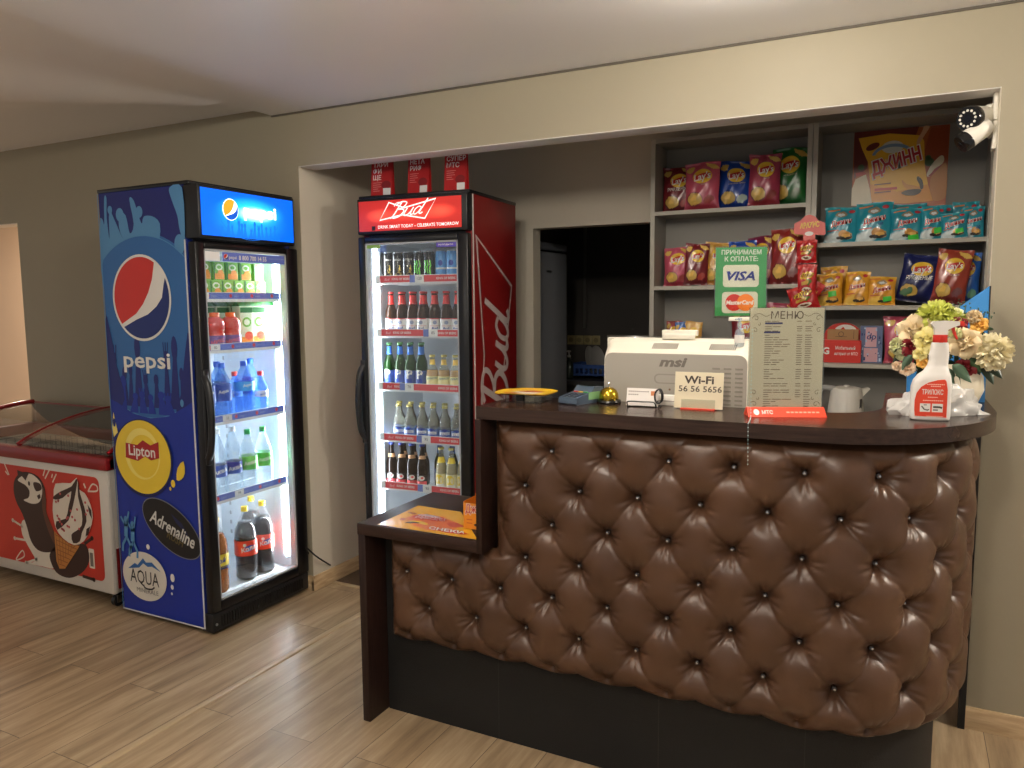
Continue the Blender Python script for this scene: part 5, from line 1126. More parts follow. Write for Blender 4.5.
# ---- lower things on the unit by the wall
p0 = at_y(841, 363, 3.93)
t = thing('donation_box', 'red cardboard collection box with a round top and brown note on the lowest shelf', 'box', (p0.x, 3.95, ZF + .0006)); DRED = mat('box_red', (206, 44, 30), .45)
b = MB(); b.box(-.085, .085, -.05, .05, 0, .105, DRED); d = Dec(b, lambda x, z, l: (x, -.0505 - .0006 * l, z)); d.text('Мобильный', .018, .062, .016, WHITE, 1, .01, w=.085); d.text('интернет от МТС!', .022, .036, .014, WHITE, 1, .01, w=.10); d.text('G', -.066, .04, .032, WHITE, 1, .03); b.build('box', t, smooth=False)
b = MB(); b.prism([(-.085, .105), (.085, .105)] + [(.085 * math.cos(math.radians(a)), .115 + .07 * math.sin(math.radians(a))) for a in range(0, 181, 12)], .04, .043, DRED, lambda x, z, h: (x, h, z)); d = Dec(b, lambda x, z, l: (x, .0395 - .0006 * l, z)); d.ell(.01, .142, .05, .034, WHITE, 1); d.poly([(-.06, .12), (-.04, .16), (-.02, .145), (0, .165), (.02, .14), (.04, .155), (.05, .11)], DRED, 2); b.build('round_top', t, smooth=False)
b = MB(); b.box(-.065, .07, -.01, -.008, .06, .155, mat('brown_cardboard', (166, 128, 84), .7)); d = Dec(b, lambda x, z, l: (x, -.0102 - .0006 * l, z)); d.ring(-.005, .132, .012, .012, .002, PDK, 1); d.line([(-.03, .12), (.02, .12)], .0015, PDK, 1); d.line([(.05, .11), (.05, .15)], .0015, PDK, 1); b.build('note', t, smooth=False)
p0 = at_y(870.5, 363, 3.93)
t = thing('patterned_box', 'slim blue and pink patterned box between the red collection box and pink crisp bag', 'box', (p0.x, 3.95, ZF + .0006)); BXB = mat('box_steel_blue', (92, 106, 142), .5)
b = MB(); b.box(-.047, .047, -.03, .03, 0, .172, BXB); d = Dec(b, lambda x, z, l: (x, -.0305 - .0006 * l, z)); rr = random.Random(5)
d.rect(-.025, .075, .022, .165, mat('box_pink', (206, 160, 168), .5), 1); d.rect(-.03, .006, .028, .07, mat('box_pink', (206, 160, 168), .5), 1)
for k in range(26): x_, z_ = rr.uniform(-.044, .036), rr.uniform(.005, .16); q = rr.choice((.004, .006, .008)); d.rect(x_, z_, x_ + q, z_ + q * rr.choice((1, 2)), rr.choice((mat('box_navy', (40, 52, 110), .5), mat('box_light', (170, 190, 214), .5))), 2)
d.text('dp', 0, .11, .03, mat('box_navy', (40, 52, 110), .5), 3, .01, .15); b.build('box', t, smooth=False)
# ---- kettle
p0 = at_y(846, 400, 3.76); KW = mat('kettle_white', (226, 222, 212), .35)
t = thing('electric_kettle', 'white electric kettle on the base cabinet behind the menu', 'kettle', (p0.x, 3.76, .8806), math.radians(20))
kp_ = [(0, .02), (.078, .02), (.08, .03), (.074, .12), (.066, .19), (.064, .196)]
MB().lathe(kp_, KW, 28).build('body', t, angle=50); MB().lathe([(0, 0), (.08, 0), (.082, .008), (.08, .019), (0, .019)], mat('kettle_grey', (120, 120, 118), .4), 28).build('base', t)
MB().lathe([(.064, .196), (.062, .203), (.04, .209), (.012, .21), (.011, .216), (0, .217)], KW, 24).build('lid', t, angle=50)
b = MB(); b.prism([(.055, .196), (.095, .205), (.098, .2), (.062, .16)], -.016, .016, KW, lambda x, z, h: (x, h, z)); b.build('spout', t)
b = MB(); b.tube(catmull([(-.05, 0, .20), (-.10, 0, .205), (-.118, 0, .18), (-.115, 0, .11), (-.098, 0, .05), (-.076, 0, .045)], 5), .012, mat('kettle_handle', (176, 178, 176), .4), 10); b.build('handle', t)
b = MB(); b.surf(lambda u, v: (.0738 * math.cos(-1.0 + u * .22), .0738 * math.sin(-1.0 + u * .22), .06 + .1 * v), 3, 1, mat('kettle_window', (90, 88, 84), .2)); b.build('level_window', t)
p0 = at_y(901, 395, 3.78)
b = MB(); b.box(-.05, .05, -.04, .04, 0, .135, mat('brown_carton', (112, 70, 50), .6), .004); d = Dec(b, lambda x, z, l: (x, -.0405 - .0006 * l, z)); d.ell(-.046, .11, .006, .006, WHITE, 1); o = b.build('tea_box', loc=(p0.x, 3.78, .8805)); tag(o, 'plain brown carton behind the crumpled white plastic bag', 'box')
# ================================================================== ON THE COUNTER
CZ = 1.1575
ACR = pane('clear_acrylic', (246, 248, 246), .08, .03)
# money tray
t = thing('money_tray', 'yellow printed money tray on a clear stand at the corner of the worktop', 'tray', (-1.105, 2.275, CZ), math.radians(4)); t.scale = (.82, .92, 1)
b = MB(); ol = [(.118 * (abs(math.cos(a)) ** .6) * math.copysign(1, math.cos(a)), .098 * (abs(math.sin(a)) ** .6) * math.copysign(1, math.sin(a))) for a in [2 * PI * k / 48 for k in range(48)]]
TRY = umat('tray_print', (238, 190, 40), [('e', .5, .5, .30, .3, 0, (226, 214, 196), .4, 5), ('e', .55, .68, .28, .12, 5, (196, 60, 34), .3, 6), ('e', .3, .35, .2, .12, 0, (214, 120, 50), .4, 7)], .3, coat=.3)
def trz(x, y): q = max(abs(x) / .118, abs(y) / .098); return .026 + .005 * q ** 3
vs = []; 
for k in range(9):
    for x, y in ol: vs.append((x * k / 8, y * k / 8, trz(x * k / 8, y * k / 8)))
fs = [(k * 48 + i, k * 48 + (i + 1) % 48, (k + 1) * 48 + (i + 1) % 48, (k + 1) * 48 + i) for k in range(8) for i in range(48)]
b.add(vs, fs, TRY, [(.5 + x / .24, .5 + y / .2) for x, y, z in vs]); b.add([(x, y, z - .003) for x, y, z in vs], fs, mat('tray_yellow', (236, 190, 46), .35))
b.build('tray_top', t)
b = MB(); b.box(-.085, .085, -.06, .06, 0, .004, ACR)
for a, c_ in ((-.085, -.06), (.06, -.06), (-.085, .045), (.06, .045)): b.box(a, a + .025, c_, c_ + .015, .004, .0255, ACR)
b.build('clear_stand', t, smooth=False)
b = MB(); b.box(-.02, .01, -.058, -.04, .004, .0245, BLK); b.build('stand_block', t, smooth=False)
# card terminal
t = thing('card_terminal', 'dark blue grey card payment terminal beside the brass call bell', 'terminal', (-.920, 2.295, CZ), math.radians(-18)); t.scale = (1.0, .80, 1.0); TM = mat('terminal_slate', (66, 80, 96), .4); TMD = mat('terminal_dark', (40, 48, 60), .4)
b = MB(); b.prism([(-.085, .004), (-.08, 0), (.08, 0), (.085, .008), (.083, .05), (.03, .052), (.01, .034), (-.08, .022)], -.038, .038, TM, lambda y, z, x: (x, y, z)); b.build('body', t)
b = MB(); b.add([(-.028, .028, .0525), (.028, .028, .0525), (.028, .078, .0522), (-.028, .078, .0522)], [(0, 1, 2, 3)], mat('terminal_screen', (30, 36, 34), .15)); b.build('screen', t, smooth=False)
for k, (c_, lb) in enumerate((((200, 60, 50), 'red key'), ((214, 170, 60), 'yellow key'), ((70, 160, 90), 'green key'))):
    x = -.02 + .02 * k; b = MB(); b.box(x - .008, x + .008, -.005, .004, .033, .0365, mat('key_%d' % k, c_, .4), .001); o = b.build('key', t); o['label'] = lb
for r_ in range(4):
    for k in range(3):
        x = -.02 + .02 * k; y = -.068 + .015 * r_; z = .022 + (y + .08) * .133; b = MB(); b.box(x - .007, x + .007, y - .005, y + .005, z - .002, z + .002, TMD, .001); b.build('key', t)
b = MB(); b.box(.0375, .0388, -.01, .06, .012, .036, mat('terminal_green_tag', (112, 160, 110), .5)); b.build('green_sticker', t, smooth=False)
# call bell
t = thing('call_bell', 'brass reception bell on a black base between terminal and business cards', 'bell', (-.836, 2.325, CZ)); BRS = mat('brass_polished', (206, 172, 52), .16, metal=1)
MB().lathe([(0, 0), (.038, 0), (.040, .004), (.038, .010), (.030, .013), (0, .013)], mat('bell_base_black', (18, 17, 17), .25), 28).build('base', t)
MB().lathe([(.031, .013), (.0315, .017), (.030, .030), (.024, .042), (.013, .049), (.004, .051), (0, .051)], BRS, 28).build('dome', t, angle=60)
MB().lathe([(0, .051), (.003, .051), (.003, .058), (.005, .060), (.005, .064), (.002, .068), (0, .068)], mat('bell_steel', (210, 208, 200), .2, metal=1), 14).build('plunger', t)
# business cards
t = thing('business_card_holder', 'black wire holder with white business cards in front of the white monitor', 'card holder', (-.706, 2.272, CZ), math.radians(3)); WIRK = mat('wire_black', (20, 19, 19), .3)
b = MB(); b.T = Matrix.Rotation(math.radians(-14), 4, 'X'); b.box(-.054, .040, .0, .026, .004, .058, mat('card_white', (232, 226, 220), .5)); d = Dec(b, lambda x, z, l: (x, -.0002 - .0006 * l, z)); INK = mat('ink_soft', (150, 140, 132), .5)
for k, (z, w_) in enumerate(((.046, .062), (.036, .03))):
    for j in range(int(w_ / .006)): d.rect(-.048 + j * .0065, z, -.0435 + j * .0065, z + .0035, INK, 1)
d.rect(.022, .036, .034, .05, mat('ink_orange', (206, 130, 80), .5), 1); b.build('cards', t, smooth=False)
b = MB()
for k in range(4): b.tube([(.047 + .011 * math.cos(a), -.004 + .008 * k, .034 + .022 * math.sin(a)) for a in [2 * PI * j / 16 for j in range(16)]], .0016, WIRK, 6, True)
b.tube(catmull([(-.044, -.012, .001), (-.046, -.016, .012), (-.04, -.017, .018), (.0, -.017, .018), (.034, -.017, .018), (.042, -.016, .012), (.044, -.012, .001)], 4), .0022, WIRK, 7)
b.tube([(-.044, -.012, .002), (-.044, .03, .002), (.05, .03, .002), (.05, -.012, .002)], .002, WIRK, 7); b.build('wire_frame', t)
# white slip box behind the cards
p0 = at_y(665, 398, 2.345); b = MB(); b.box(-.03, .035, -.012, .012, 0, .032, mat('slip_white', (236, 232, 222), .5), .002); b.box(-.03, .035, -.0125, -.0118, .013, .0155, INK); o = b.build('paper_box', loc=(p0.x, 2.345, CZ)); tag(o, 'small white box between the business cards and the Wi-Fi card', 'box')
# wi-fi card
t = thing('wifi_card', 'cream Wi-Fi password card in a clear holder with a red base line', 'card', (-.540, 2.283, CZ), math.radians(2)); CRD = mat('card_cream', (226, 214, 184), .5); INKD = mat('ink_dark', (70, 58, 50), .5)
b = MB(); b.T = Matrix.Rotation(math.radians(-8), 4, 'X'); b.box(-.072, .072, 0, .0015, .003, .112, CRD); d = Dec(b, lambda x, z, l: (x, -.0003 - .0005 * l, z))
d.text('Wi-Fi', 0, .078, .023, INKD, 1, .03, w=.088); d.text('56 56 5656', .004, .053, .018, INKD, 1, .012, w=.128); b.build('card', t, smooth=False)
b = MB(); b.T = Matrix.Rotation(math.radians(-8), 4, 'X'); b.box(-.05, .05, -.003, -.0015, .003, .03, ACR); b.build('holder_front', t, smooth=False)
b = MB(); b.box(-.05, .05, -.012, .03, 0, .004, mat('holder_red', (226, 74, 52), .35)); b.build('holder_base', t, smooth=False)
# menu
t = thing('menu_stand', 'clear upright menu holder with a cream price list and red foot', 'menu', (-.291, 2.262, CZ), math.radians(22)); MPAP = mat('menu_paper', (224, 213, 186), .55); MINK = mat('menu_ink', (96, 74, 56), .6); MRED = mat('menu_red', (230, 66, 38), .4)
b = MB(); b.box(-.1, .1, 0, .002, .012, .302, MPAP); d = Dec(b, lambda x, z, l: (x, -.0002 - .0004 * l, z))
d.text('МЕНЮ', .0, .272, .021, MINK, 1, .005, w=.088, sp=1.05)
mb_ = mat('menu_blue_bar', (36, 34, 110), .5); d.rect(-.060, .257, -.012, .262, mb_, 2); d.rect(-.062, .232, -.018, .237, mb_, 2)
rr = random.Random(12); z = .262; MFINE = mat('menu_fine_print', (150, 128, 104), .6)
rows = [(z_, 1) for z_ in (.265, .25, .244, .238)] + [(.226 - .0063 * k, 1) for k in range(14)] + [(.130 - .0063 * k, 1) for k in range(5)] + [(.090 - .0063 * k, 1) for k in range(2)] + [(.072 - .0063 * k, 1) for k in range(4)] + [(.046 - .0063 * k, 0) for k in range(4)]
for z, q in rows:   # fine print far too small to read: word-length strokes
    x = -.060; n_ = rr.randint(1, 3)
    for k in range(n_):
        w_ = rr.uniform(.012, .026); d.rect(x, z - .001, x + w_, z + .0012, MFINE, 1); x += w_ + .003
    if q: d.rect(.027, z - .001, .027 + rr.uniform(.012, .016), z + .0012, MFINE, 1)
    d.rect(.050, z - .001, .050 + rr.uniform(.014, .021), z + .0012, MFINE, 1)
for sx_ in (-1, 1):
    for z0, sz in ((.285, -1), (.02, 1)):
        spi = lambda cx, cz, r, a0, tr, fl: [(cx + fl * r * (1 - k / 14) * math.cos(a0 + tr * k / 14), cz + r * (1 - k / 14) * math.sin(a0 + tr * k / 14)) for k in range(13)]
        d.line(spi(sx_ * .085, z0 + sz * .012, .010, 0, 7, sx_), .0013, MINK, 1); d.line(spi(sx_ * .087, z0 + sz * .045, .008, 1, 7, sx_), .0013, MINK, 1); d.line(spi(sx_ * .076, z0 + sz * .028, .005, 2, 6, sx_), .0012, MINK, 1)
        d.line([(sx_ * .09, z0 + sz * .002), (sx_ * .075, z0 - sz * .002), (sx_ * .058, z0 + sz * .006), (sx_ * .046, z0 + sz * .001)], .0012, MINK, 1, 4)
b.build('menu_sheet', t, smooth=False)
b = MB(); b.box(-.103, .103, -.003, -.0012, .005, .304, ACR); b.box(-.103, .103, .003, .0045, .005, .304, ACR); b.build('clear_holder', t, smooth=False)
b = MB(); b.prism([(-.035, 0), (.03, 0), (.006, .024), (-.006, .024)], -.106, .106, MRED, lambda y, z, x: (x, y, z)); d = Dec(b, lambda x, s_, l: (x, -.035 + .029 * s_ - .0006 * l, .024 * s_ + .0004 * l)); d.text('МТС', -.052, .32, .36, WHITE, 1, .02, w=.030); d.ell(-.082, .5, .008, .3, WHITE, 1, n=18)
for k in range(8): d.rect(.0 + k * .0115, .42, .0085 + k * .0115, .56, mat('menu_foot_print', (246, 170, 150), .5), 1)
b.build('red_foot', t, smooth=False)
# bead chain over the counter edge
b = MB(); BD = mat('bead_pale_turquoise', (170, 206, 208), .3)
ca, sa = math.cos(math.radians(22)), math.sin(math.radians(22)); mx_, my_ = -.291 - ca * .096, 2.262 - sa * .096
pth = [Vector((mx_ + sa * .010, my_ - ca * .010, 1.40)), Vector((mx_ + sa * .012, my_ - ca * .012, 1.20)), Vector((mx_ + .012, my_ - .05, CZ + .004)), Vector((mx_ + .02, 2.12, CZ + .004)), Vector((mx_ + .022, 2.0795, CZ - .001)), Vector((mx_ + .024, 2.0785, 1.043))]
acc = 0
for p, q in zip(pth, pth[1:]):
    L_ = (q - p).length
    while acc < L_: c_ = p.lerp(q, acc / L_); b.lathe([(0, -.0016), (.0013, -.001), (.0017, 0), (.0013, .001), (0, .0016)], BD, 6, (c_.x, c_.y, c_.z)); acc += .011
    acc -= L_
b.tube(pth, .00018, BD, 4); tag(b.build('bead_chain'), 'thin string of pale beads hanging down the menu and over the worktop edge', 'chain')
# monitor
t = thing('computer_monitor', 'white all-in-one computer seen from behind in the middle of the counter', 'computer', (-.655, 2.47, .7605)); MW = mat('monitor_white', (226, 220, 204), .35); MG = mat('monitor_back_grey', (166, 161, 150), .4); MEDG = pane('monitor_clear_edge', (236, 238, 236), .12, .03); MT = mat('monitor_text_grey', (112, 106, 98), .4)
w_ = .245
b = MB(); b.box(-w_, w_, .012, .026, .215, .600, MW, .006); b.build('screen_frame', t)
b = MB(); b.box(-w_ - .006, w_ + .006, .026, .032, .205, .606, MEDG, .002); b.build('clear_bezel', t)
b = MB(); b.box(-w_ + .02, w_ - .02, .0322, .0335, .235, .590, mat('monitor_screen', (18, 20, 24), .2)); b.build('screen', t, smooth=False)
def outl(w2, z0, z1, r): return [(x + r * math.cos(math.radians(a + k * 15)), z + r * math.sin(math.radians(a + k * 15))) for x, z, a in ((w2 - r, z1 - r, 0), (-w2 + r, z1 - r, 90), (-w2 + r, z0 + r, 180), (w2 - r, z0 + r, 270)) for k in range(7)]
L_ = [(outl(w_ - .004, .22, .597, .03), .012), (outl(w_ - .006, .222, .590, .034), -.004), (outl(w_ - .010, .228, .560, .03), -.040), (outl(w_ - .014, .232, .552, .026), -.046)]
b = MB(); n_ = 28
for k, (o_, y) in enumerate(L_[:-1]):
    o2, y2 = L_[k + 1]; b.add([(x, y, z) for x, z in o_] + [(x, y2, z) for x, z in o2], [(i, (i + 1) % n_, n_ + (i + 1) % n_, n_ + i) for i in range(n_)], MW)
b.add([(x, L_[-1][1], z) for x, z in L_[-1][0]], [list(range(n_))], MG); b.build('back_housing', t, angle=50)
b = MB(); d = Dec(b, lambda x, z, l: (x, -.0462 - .0005 * l, z)); d.text('msi', .0, .512, .030, MT, 1, .04, .25, w=.092); b.build('maker_lettering', t, smooth=False)
b = MB(); d = Dec(b, lambda x, z, l: (x, -.0462 - .0005 * l, z)); d.rect(-.062, .455, .068, .487, mat('monitor_recess', (146, 141, 131), .4), 1, r=.015); d.rect(-.057, .459, .063, .483, MG, 2, r=.012); d.ell(.022, .532, .0025, .0025, MT, 1, n=10); d.ell(-.01, .437, .0035, .0035, mat('monitor_screw', (120, 90, 70), .4), 1, n=10); b.build('handle_recess', t, smooth=False)
b = MB()
for x0 in (.125, .16, .195):
    for k in range(20): b.box(x0, x0 + .024, -.0472, -.0459, .24 + k * .014, .246 + k * .014, mat('monitor_vent', (140, 135, 125), .5))
b.build('side_vent', t, smooth=False)
for x0 in (-.075, .11):
    b = MB()
    for k in range(14):
        y0, z0 = -.034, .566
        b.prism([(x0 + k * .006, 0), (x0 + k * .006 + .0035, 0), (x0 + k * .006 + .0065, 1), (x0 + k * .006 + .003, 1)], .0, .0014, MT, lambda x, s_, h: (x, -.032 + .020 * s_ - h * .6, .5664 + .0167 * s_ + h * .8))
    b.build('top_vent', t, smooth=False)
b = MB(); b.box(-.04, .04, -.03, .012, 0, .008, MW, .003); b.box(-.11, .11, -.07, .09, 0, .008, MW, .003); b.box(-.035, .035, -.02, .012, .006, .25, MW, .004); b.build('stand', t)
p0 = at_y(680, 336, 2.49); b = MB(); b.box(-.056, .056, -.016, .02, 0, .020, mat('clip_white', (232, 226, 210), .35), .003); b.box(-.054, .054, -.020, -.016, -.010, .008, mat('clip_white', (232, 226, 210), .35), .002); tag(b.build('clip_box', loc=(p0.x, 2.49, 1.3670)), 'flat white box sitting on the top edge of the white computer', 'box')
# small pump bottle on the monitor
p0 = at_y(739, 340, 2.448); t = thing('sanitizer_bottle', 'small clear pump bottle on top of the white computer below the green sign', 'bottle', (p0.x, 2.455, 1.3385))
MB().lathe([(0, 0), (.0135, 0), (.0145, .003), (.0145, .042), (.012, .050), (.006, .055), (.006, .060)], P_CLEAR, 18).build('bottle', t, angle=60); b = MB(); b.lathe([(0, .060), (.0075, .060), (.0075, .072), (.004, .074), (.004, .082), (.007, .083), (.007, .088), (0, .089)], P_CLEAR, 14); b.cyl((0, 0, .085), (-.014, -.006, .084), .0025, P_CLEAR, n=8); b.build('pump', t)
MB().lathe([(.0149, .012), (.0149, .036)], WHITE, 18).build('label', t)
# payment sign
t = thing('payment_sign', 'green sign for paying by card standing behind the white computer', 'sign', (-.470, 2.535, .7605), math.radians(22)); SGN = mat('sign_green', (66, 160, 92), .4); VB = mat('sign_blue', (42, 52, 140), .4)
b = MB(); b.box(-.079, .079, 0, .002, .672, .888, SGN); d = Dec(b, lambda x, z, l: (x, -.0002 - .0004 * l, z)); CRW = mat('sign_cream', (238, 232, 214), .4)
d.text('ПРИНИМАЕМ', 0, .866, .0145, WHITE, 1, .025, w=.124); d.text('К ОПЛАТЕ:', 0, .845, .0145, WHITE, 1, .025, w=.104)
d.rect(-.056, .763, .056, .833, CRW, 1, r=.011); d.rect(-.058, .680, .054, .748, CRW, 1, r=.011)
d.text('VISA', 0, .785, .028, VB, 2, .03, .28, w=.088); d.poly([(-.046, .813), (-.034, .813), (-.030, .800)], VB, 2.5)
d.ell(-.020, .714, .027, .027, mat('sign_red', (222, 50, 40), .4), 2, n=32); d.ell(.016, .714, .027, .027, mat('sign_orange', (240, 130, 44), .4), 3, n=32); d.text('MasterCard', -.002, .708, .0135, WHITE, 4, .03, .15, w=.086); b.build('green_sheet', t, smooth=False)
b = MB(); b.box(-.083, .083, -.0028, -.001, .664, .892, ACR); b.box(-.083, .083, .003, .0045, .664, .892, ACR); b.build('clear_sleeve', t, smooth=False)
b = MB(); b.box(-.035, .033, -.008, .010, .655, .668, MW, .002); b.build('white_clip', t); b = MB(); b.cyl((0, .0, .01), (0, .0, .656), .005, ACR, n=12); b.build('pole', t); b = MB(); b.box(-.05, .05, -.04, .04, 0, .010, ACR, .003); b.build('foot', t)
# spray cleaner
t = thing('spray_bottle', 'white trigger spray bottle with an orange red label in front of the flowers', 'spray bottle', (.071, 2.345, CZ), math.radians(6)); t.scale = (.95, .95, .985); SPW = mat('spray_white', (232, 228, 222), .35); SPR = mat('spray_red', (214, 52, 40), .35)
lv = [(0, 0, .046, .024), (.003, 0, .050, .027), (.012, 0, .051, .028), (.09, 0, .051, .028), (.108, .002, .048, .028), (.122, .006, .042, .026), (.134, .011, .032, .022), (.150, .014, .026, .018), (.165, .016, .0245, .017), (.178, .016, .0255, .0175), (.190, .017, .0235, .017), (.203, .017, .0225, .017), (.212, .017, .0205, .017)]
def spv(u, v):
    k = v * (len(lv) - 1); i = min(int(k), len(lv) - 2); f_ = k - i; a = [lv[i][j] + (lv[i + 1][j] - lv[i][j]) * f_ for j in range(4)]; th = 2 * PI * u; c_, s_ = math.cos(th), math.sin(th); e = .55 if a[0] < .14 else .8
    return Vector((a[1] + a[2] * math.copysign(abs(c_) ** e, c_), a[3] * math.copysign(abs(s_) ** e, s_), a[0]))
b = MB(); b.surf(spv, 40, 36, SPW); b.build('bottle', t, angle=180)
b = MB(); d = Dec(b, lambda x, z, l: (x, -.0283 - .0006 * l, z)); SPO = mat('spray_orange', (232, 72, 44), .4)
d.poly([(-.041, .012), (.038, .010), (.038, .085), (.034, .108), (.030, .113), (.012, .111), (-.010, .104), (-.028, .092), (-.039, .075), (-.043, .055), (-.043, .03)], SPO, 1)
d.text('ТРИЛОКС', .001, .072, .0135, WHITE, 2, .02, w=.053)
for z, a, c_ in ((.099, -.014, .030), (.094, -.004, .022), (.064, -.010, .014), (.055, -.022, .028), (.012, -.012, .030)): 
    k = a
    while k < c_: d.rect(k, z - .001, min(k + .004, c_), z + .0015, mat('spray_print', (250, 206, 190), .5), 2); k += .0052
d.rect(-.029, .024, -.003, .047, WHITE, 2); d.rect(.001, .024, .028, .047, WHITE, 2); d.line([(-.025, .04), (-.018, .031), (-.010, .029), (-.006, .031)], .003, INKD, 3); d.line([(-.02, .043), (-.012, .043)], .002, INKD, 3); d.line([(.004, .038), (.02, .038), (.026, .036)], .005, INKD, 3); d.line([(.004, .03), (.016, .030)], .003, INKD, 3)
b.build('label', t, smooth=False)
MB().lathe([(.0175, .2115), (.0185, .213), (.0185, .231), (.0172, .232), (0, .232)], SPR, 26, (.017, 0, 0)).build('collar', t)
b = MB(); b.prism([(.002, .2325), (.034, .2325), (.034, .246), (.050, .254), (.062, .258), (.062, .268), (.028, .270), (-.004, .268), (-.008, .262), (.0, .25)], -.014, .014, SPW, lambda x, z, h: (x, h, z)); b.build('spray_head', t)
b = MB(); b.prism([(.062, .256), (.073, .255), (.075, .260), (.072, .269), (.062, .270)], -.010, .010, SPR, lambda x, z, h: (x, h, z)); b.build('nozzle', t)
b = MB(); b.prism([(.042, .252), (.050, .256), (.052, .244), (.060, .222), (.057, .219), (.048, .234)], -.008, .008, SPR, lambda x, z, h: (x, h, z)); b.build('trigger', t)
# crumpled plastic bag
BAGM = glassy('bag_film_white', (240, 240, 240), .62, .22, (232, 230, 226))
rr = random.Random(17); dirs = [(rr.uniform(-1, 1), rr.uniform(-1, 1), rr.uniform(-.3, 1), rr.uniform(5, 19), rr.uniform(0, 6)) for _ in range(22)]
def bgf(u, v):
    th = 2 * PI * u; ph_ = v * PI / 2; n_ = Vector((math.cos(th) * math.cos(ph_), math.sin(th) * math.cos(ph_), math.sin(ph_)))
    k = 1.0
    for a, c_, e, f_, o_ in dirs: k += .030 * (1 - 2 * abs(((n_.x * a + n_.y * c_ + n_.z * e) * f_ / 6 + o_) % 1 - .5) * 2)
    hz = .058 + .032 * math.exp(-((n_.x * .135 - .055) / .05) ** 2) + .012 * math.exp(-((n_.x * .135 + .07) / .04) ** 2)
    return Vector((n_.x * .133 * k, n_.y * .060 * k, max(0, n_.z * hz * k)))
b = MB(); b.surf(bgf, 84, 22, BAGM); 
tag(b.build('plastic_bag', loc=(.088, 2.47, CZ + .0003), rotz=math.radians(24), angle=28), 'crumpled white plastic bag on the worktop behind the spray bottle', 'bag')
# flowers
t = thing('flower_vase', 'round cream vase of cream, yellow and dark red roses in front of the blue display', 'flowers', (.135, 2.64, CZ)); FO = Vector((.135, 2.64, CZ))
MB().lathe([(0, 0), (.045, 0), (.07, .02), (.084, .055), (.080, .095), (.058, .125), (.050, .132), (.046, .130), (.05, .12), (0, .06)], mat('vase_cream', (222, 212, 190), .3), 32).build('vase', t, angle=60)
FC = {'cream': (232, 210, 168), 'pale': (236, 224, 150), 'peony': (238, 228, 190), 'red': (122, 18, 28), 'orange': (236, 180, 84), 'green': (200, 206, 96), 'pink': (232, 202, 170), 'white': (226, 226, 176)}
def petal(b, M_, L_, W_, curl, m, nu=4, nv=4):
    def f(u, v):
        s_ = math.sin(PI * min(1, .12 + .86 * v) ** .75) ** .7; x = (u - .5) * W_ * s_; z = L_ * v * math.cos(curl * v * .6); y = -L_ * math.sin(curl * v) * v * .6 + .9 * (abs(u - .5) * 2) ** 2 * W_ * .22
        return M_ @ Vector((x, y, z))
    b.surf(f, nu, nv, m)
def flower(kind, px, py, r, Y, style='rose'):
    p = at_y(px, py, Y) - FO; m = mat('petal_' + kind, FC[kind], .55); rr = random.Random(int(px * 7 + py)); b = MB()
    look = (CP - (p + FO)).normalized() + Vector((rr.uniform(-.35, .35), 0, rr.uniform(.0, .5))); R_ = look.to_track_quat('Z', 'Y').to_matrix().to_4x4()
    layers = [(3, .30, .10, .95), (4, .50, .30, .95), (5, .75, .62, 1.0), (6, .95, .95, 1.05)] if style == 'rose' else []
    if style == 'puff':
        for k in range(90):   # a ball of small cupped petals
            zz = 1 - 1.55 * (k + .5) / 90; a = k * 2.39996; q_ = math.sqrt(max(0, 1 - zz * zz)); n_ = Vector((q_ * math.cos(a), q_ * math.sin(a), zz))
            M_ = Matrix.Translation(p) @ R_ @ Matrix.Translation(n_ * r * .50) @ n_.to_track_quat('Z', 'Y').to_matrix().to_4x4() @ Matrix.Rotation(rr.uniform(0, 6), 4, 'Z') @ Matrix.Rotation(rr.uniform(.15, .6), 4, 'X')
            petal(b, M_, r * .50, r * .52, -.7, m, 3, 3)
    for k, (n_, rad, tilt, wd) in enumerate(layers):
        for i in range(n_):
            a = 2 * PI * (i + .37 * k + rr.uniform(-.1, .1)) / n_
            M_ = Matrix.Translation(p) @ R_ @ Matrix.Rotation(a, 4, 'Z') @ Matrix.Translation((0, r * .10 * k, -r * .35)) @ Matrix.Rotation(-tilt * rr.uniform(.85, 1.15), 4, 'X')
            petal(b, M_, r * (.85 + .18 * k * (style != 'rose')) * rr.uniform(.9, 1.08), r * wd * (1.15 if style == 'rose' else .75), -.55 if k > 1 else .5, m)
    b.lathe([(0, -r * .5), (r * .34, -r * .2), (r * .34, 0), (r * .2, r * .2), (0, r * .26)], m, 10, tuple(p))
    o = b.build('blossom', t, angle=180); o['label'] = {'cream': 'cream rose', 'pale': 'pale yellow rose', 'peony': 'cream peony', 'red': 'dark red rose', 'orange': 'small orange rose', 'green': 'green yellow hydrangea', 'pink': 'small pale pink rose', 'white': 'small white green flower'}[kind]
for a in (('green', 936, 319, .058, 2.64, 'puff'), ('green', 952, 322, .040, 2.63, 'puff'), ('cream', 914, 331, .042, 2.60), ('pale', 925, 340, .034, 2.575), ('cream', 965, 343, .040, 2.565), ('peony', 992, 352, .056, 2.60, 'puff'), ('red', 914, 346, .034, 2.59), ('red', 958, 327, .026, 2.60), ('red', 966, 368, .028, 2.58), ('orange', 979, 325, .022, 2.62), ('orange', 973, 333, .016, 2.60), ('pale', 920, 354, .018, 2.57), ('orange', 923, 362, .016, 2.57), ('pink', 907, 368, .021, 2.59), ('pink', 897, 366, .013, 2.59), ('white', 899, 346, .028, 2.61, 'puff'), ('white', 955, 334, .020, 2.57, 'puff'), ('white', 957, 313, .016, 2.62), ('cream', 974, 317, .022, 2.63, 'puff'), ('white', 903, 354, .022, 2.62, 'puff')): flower(*a)
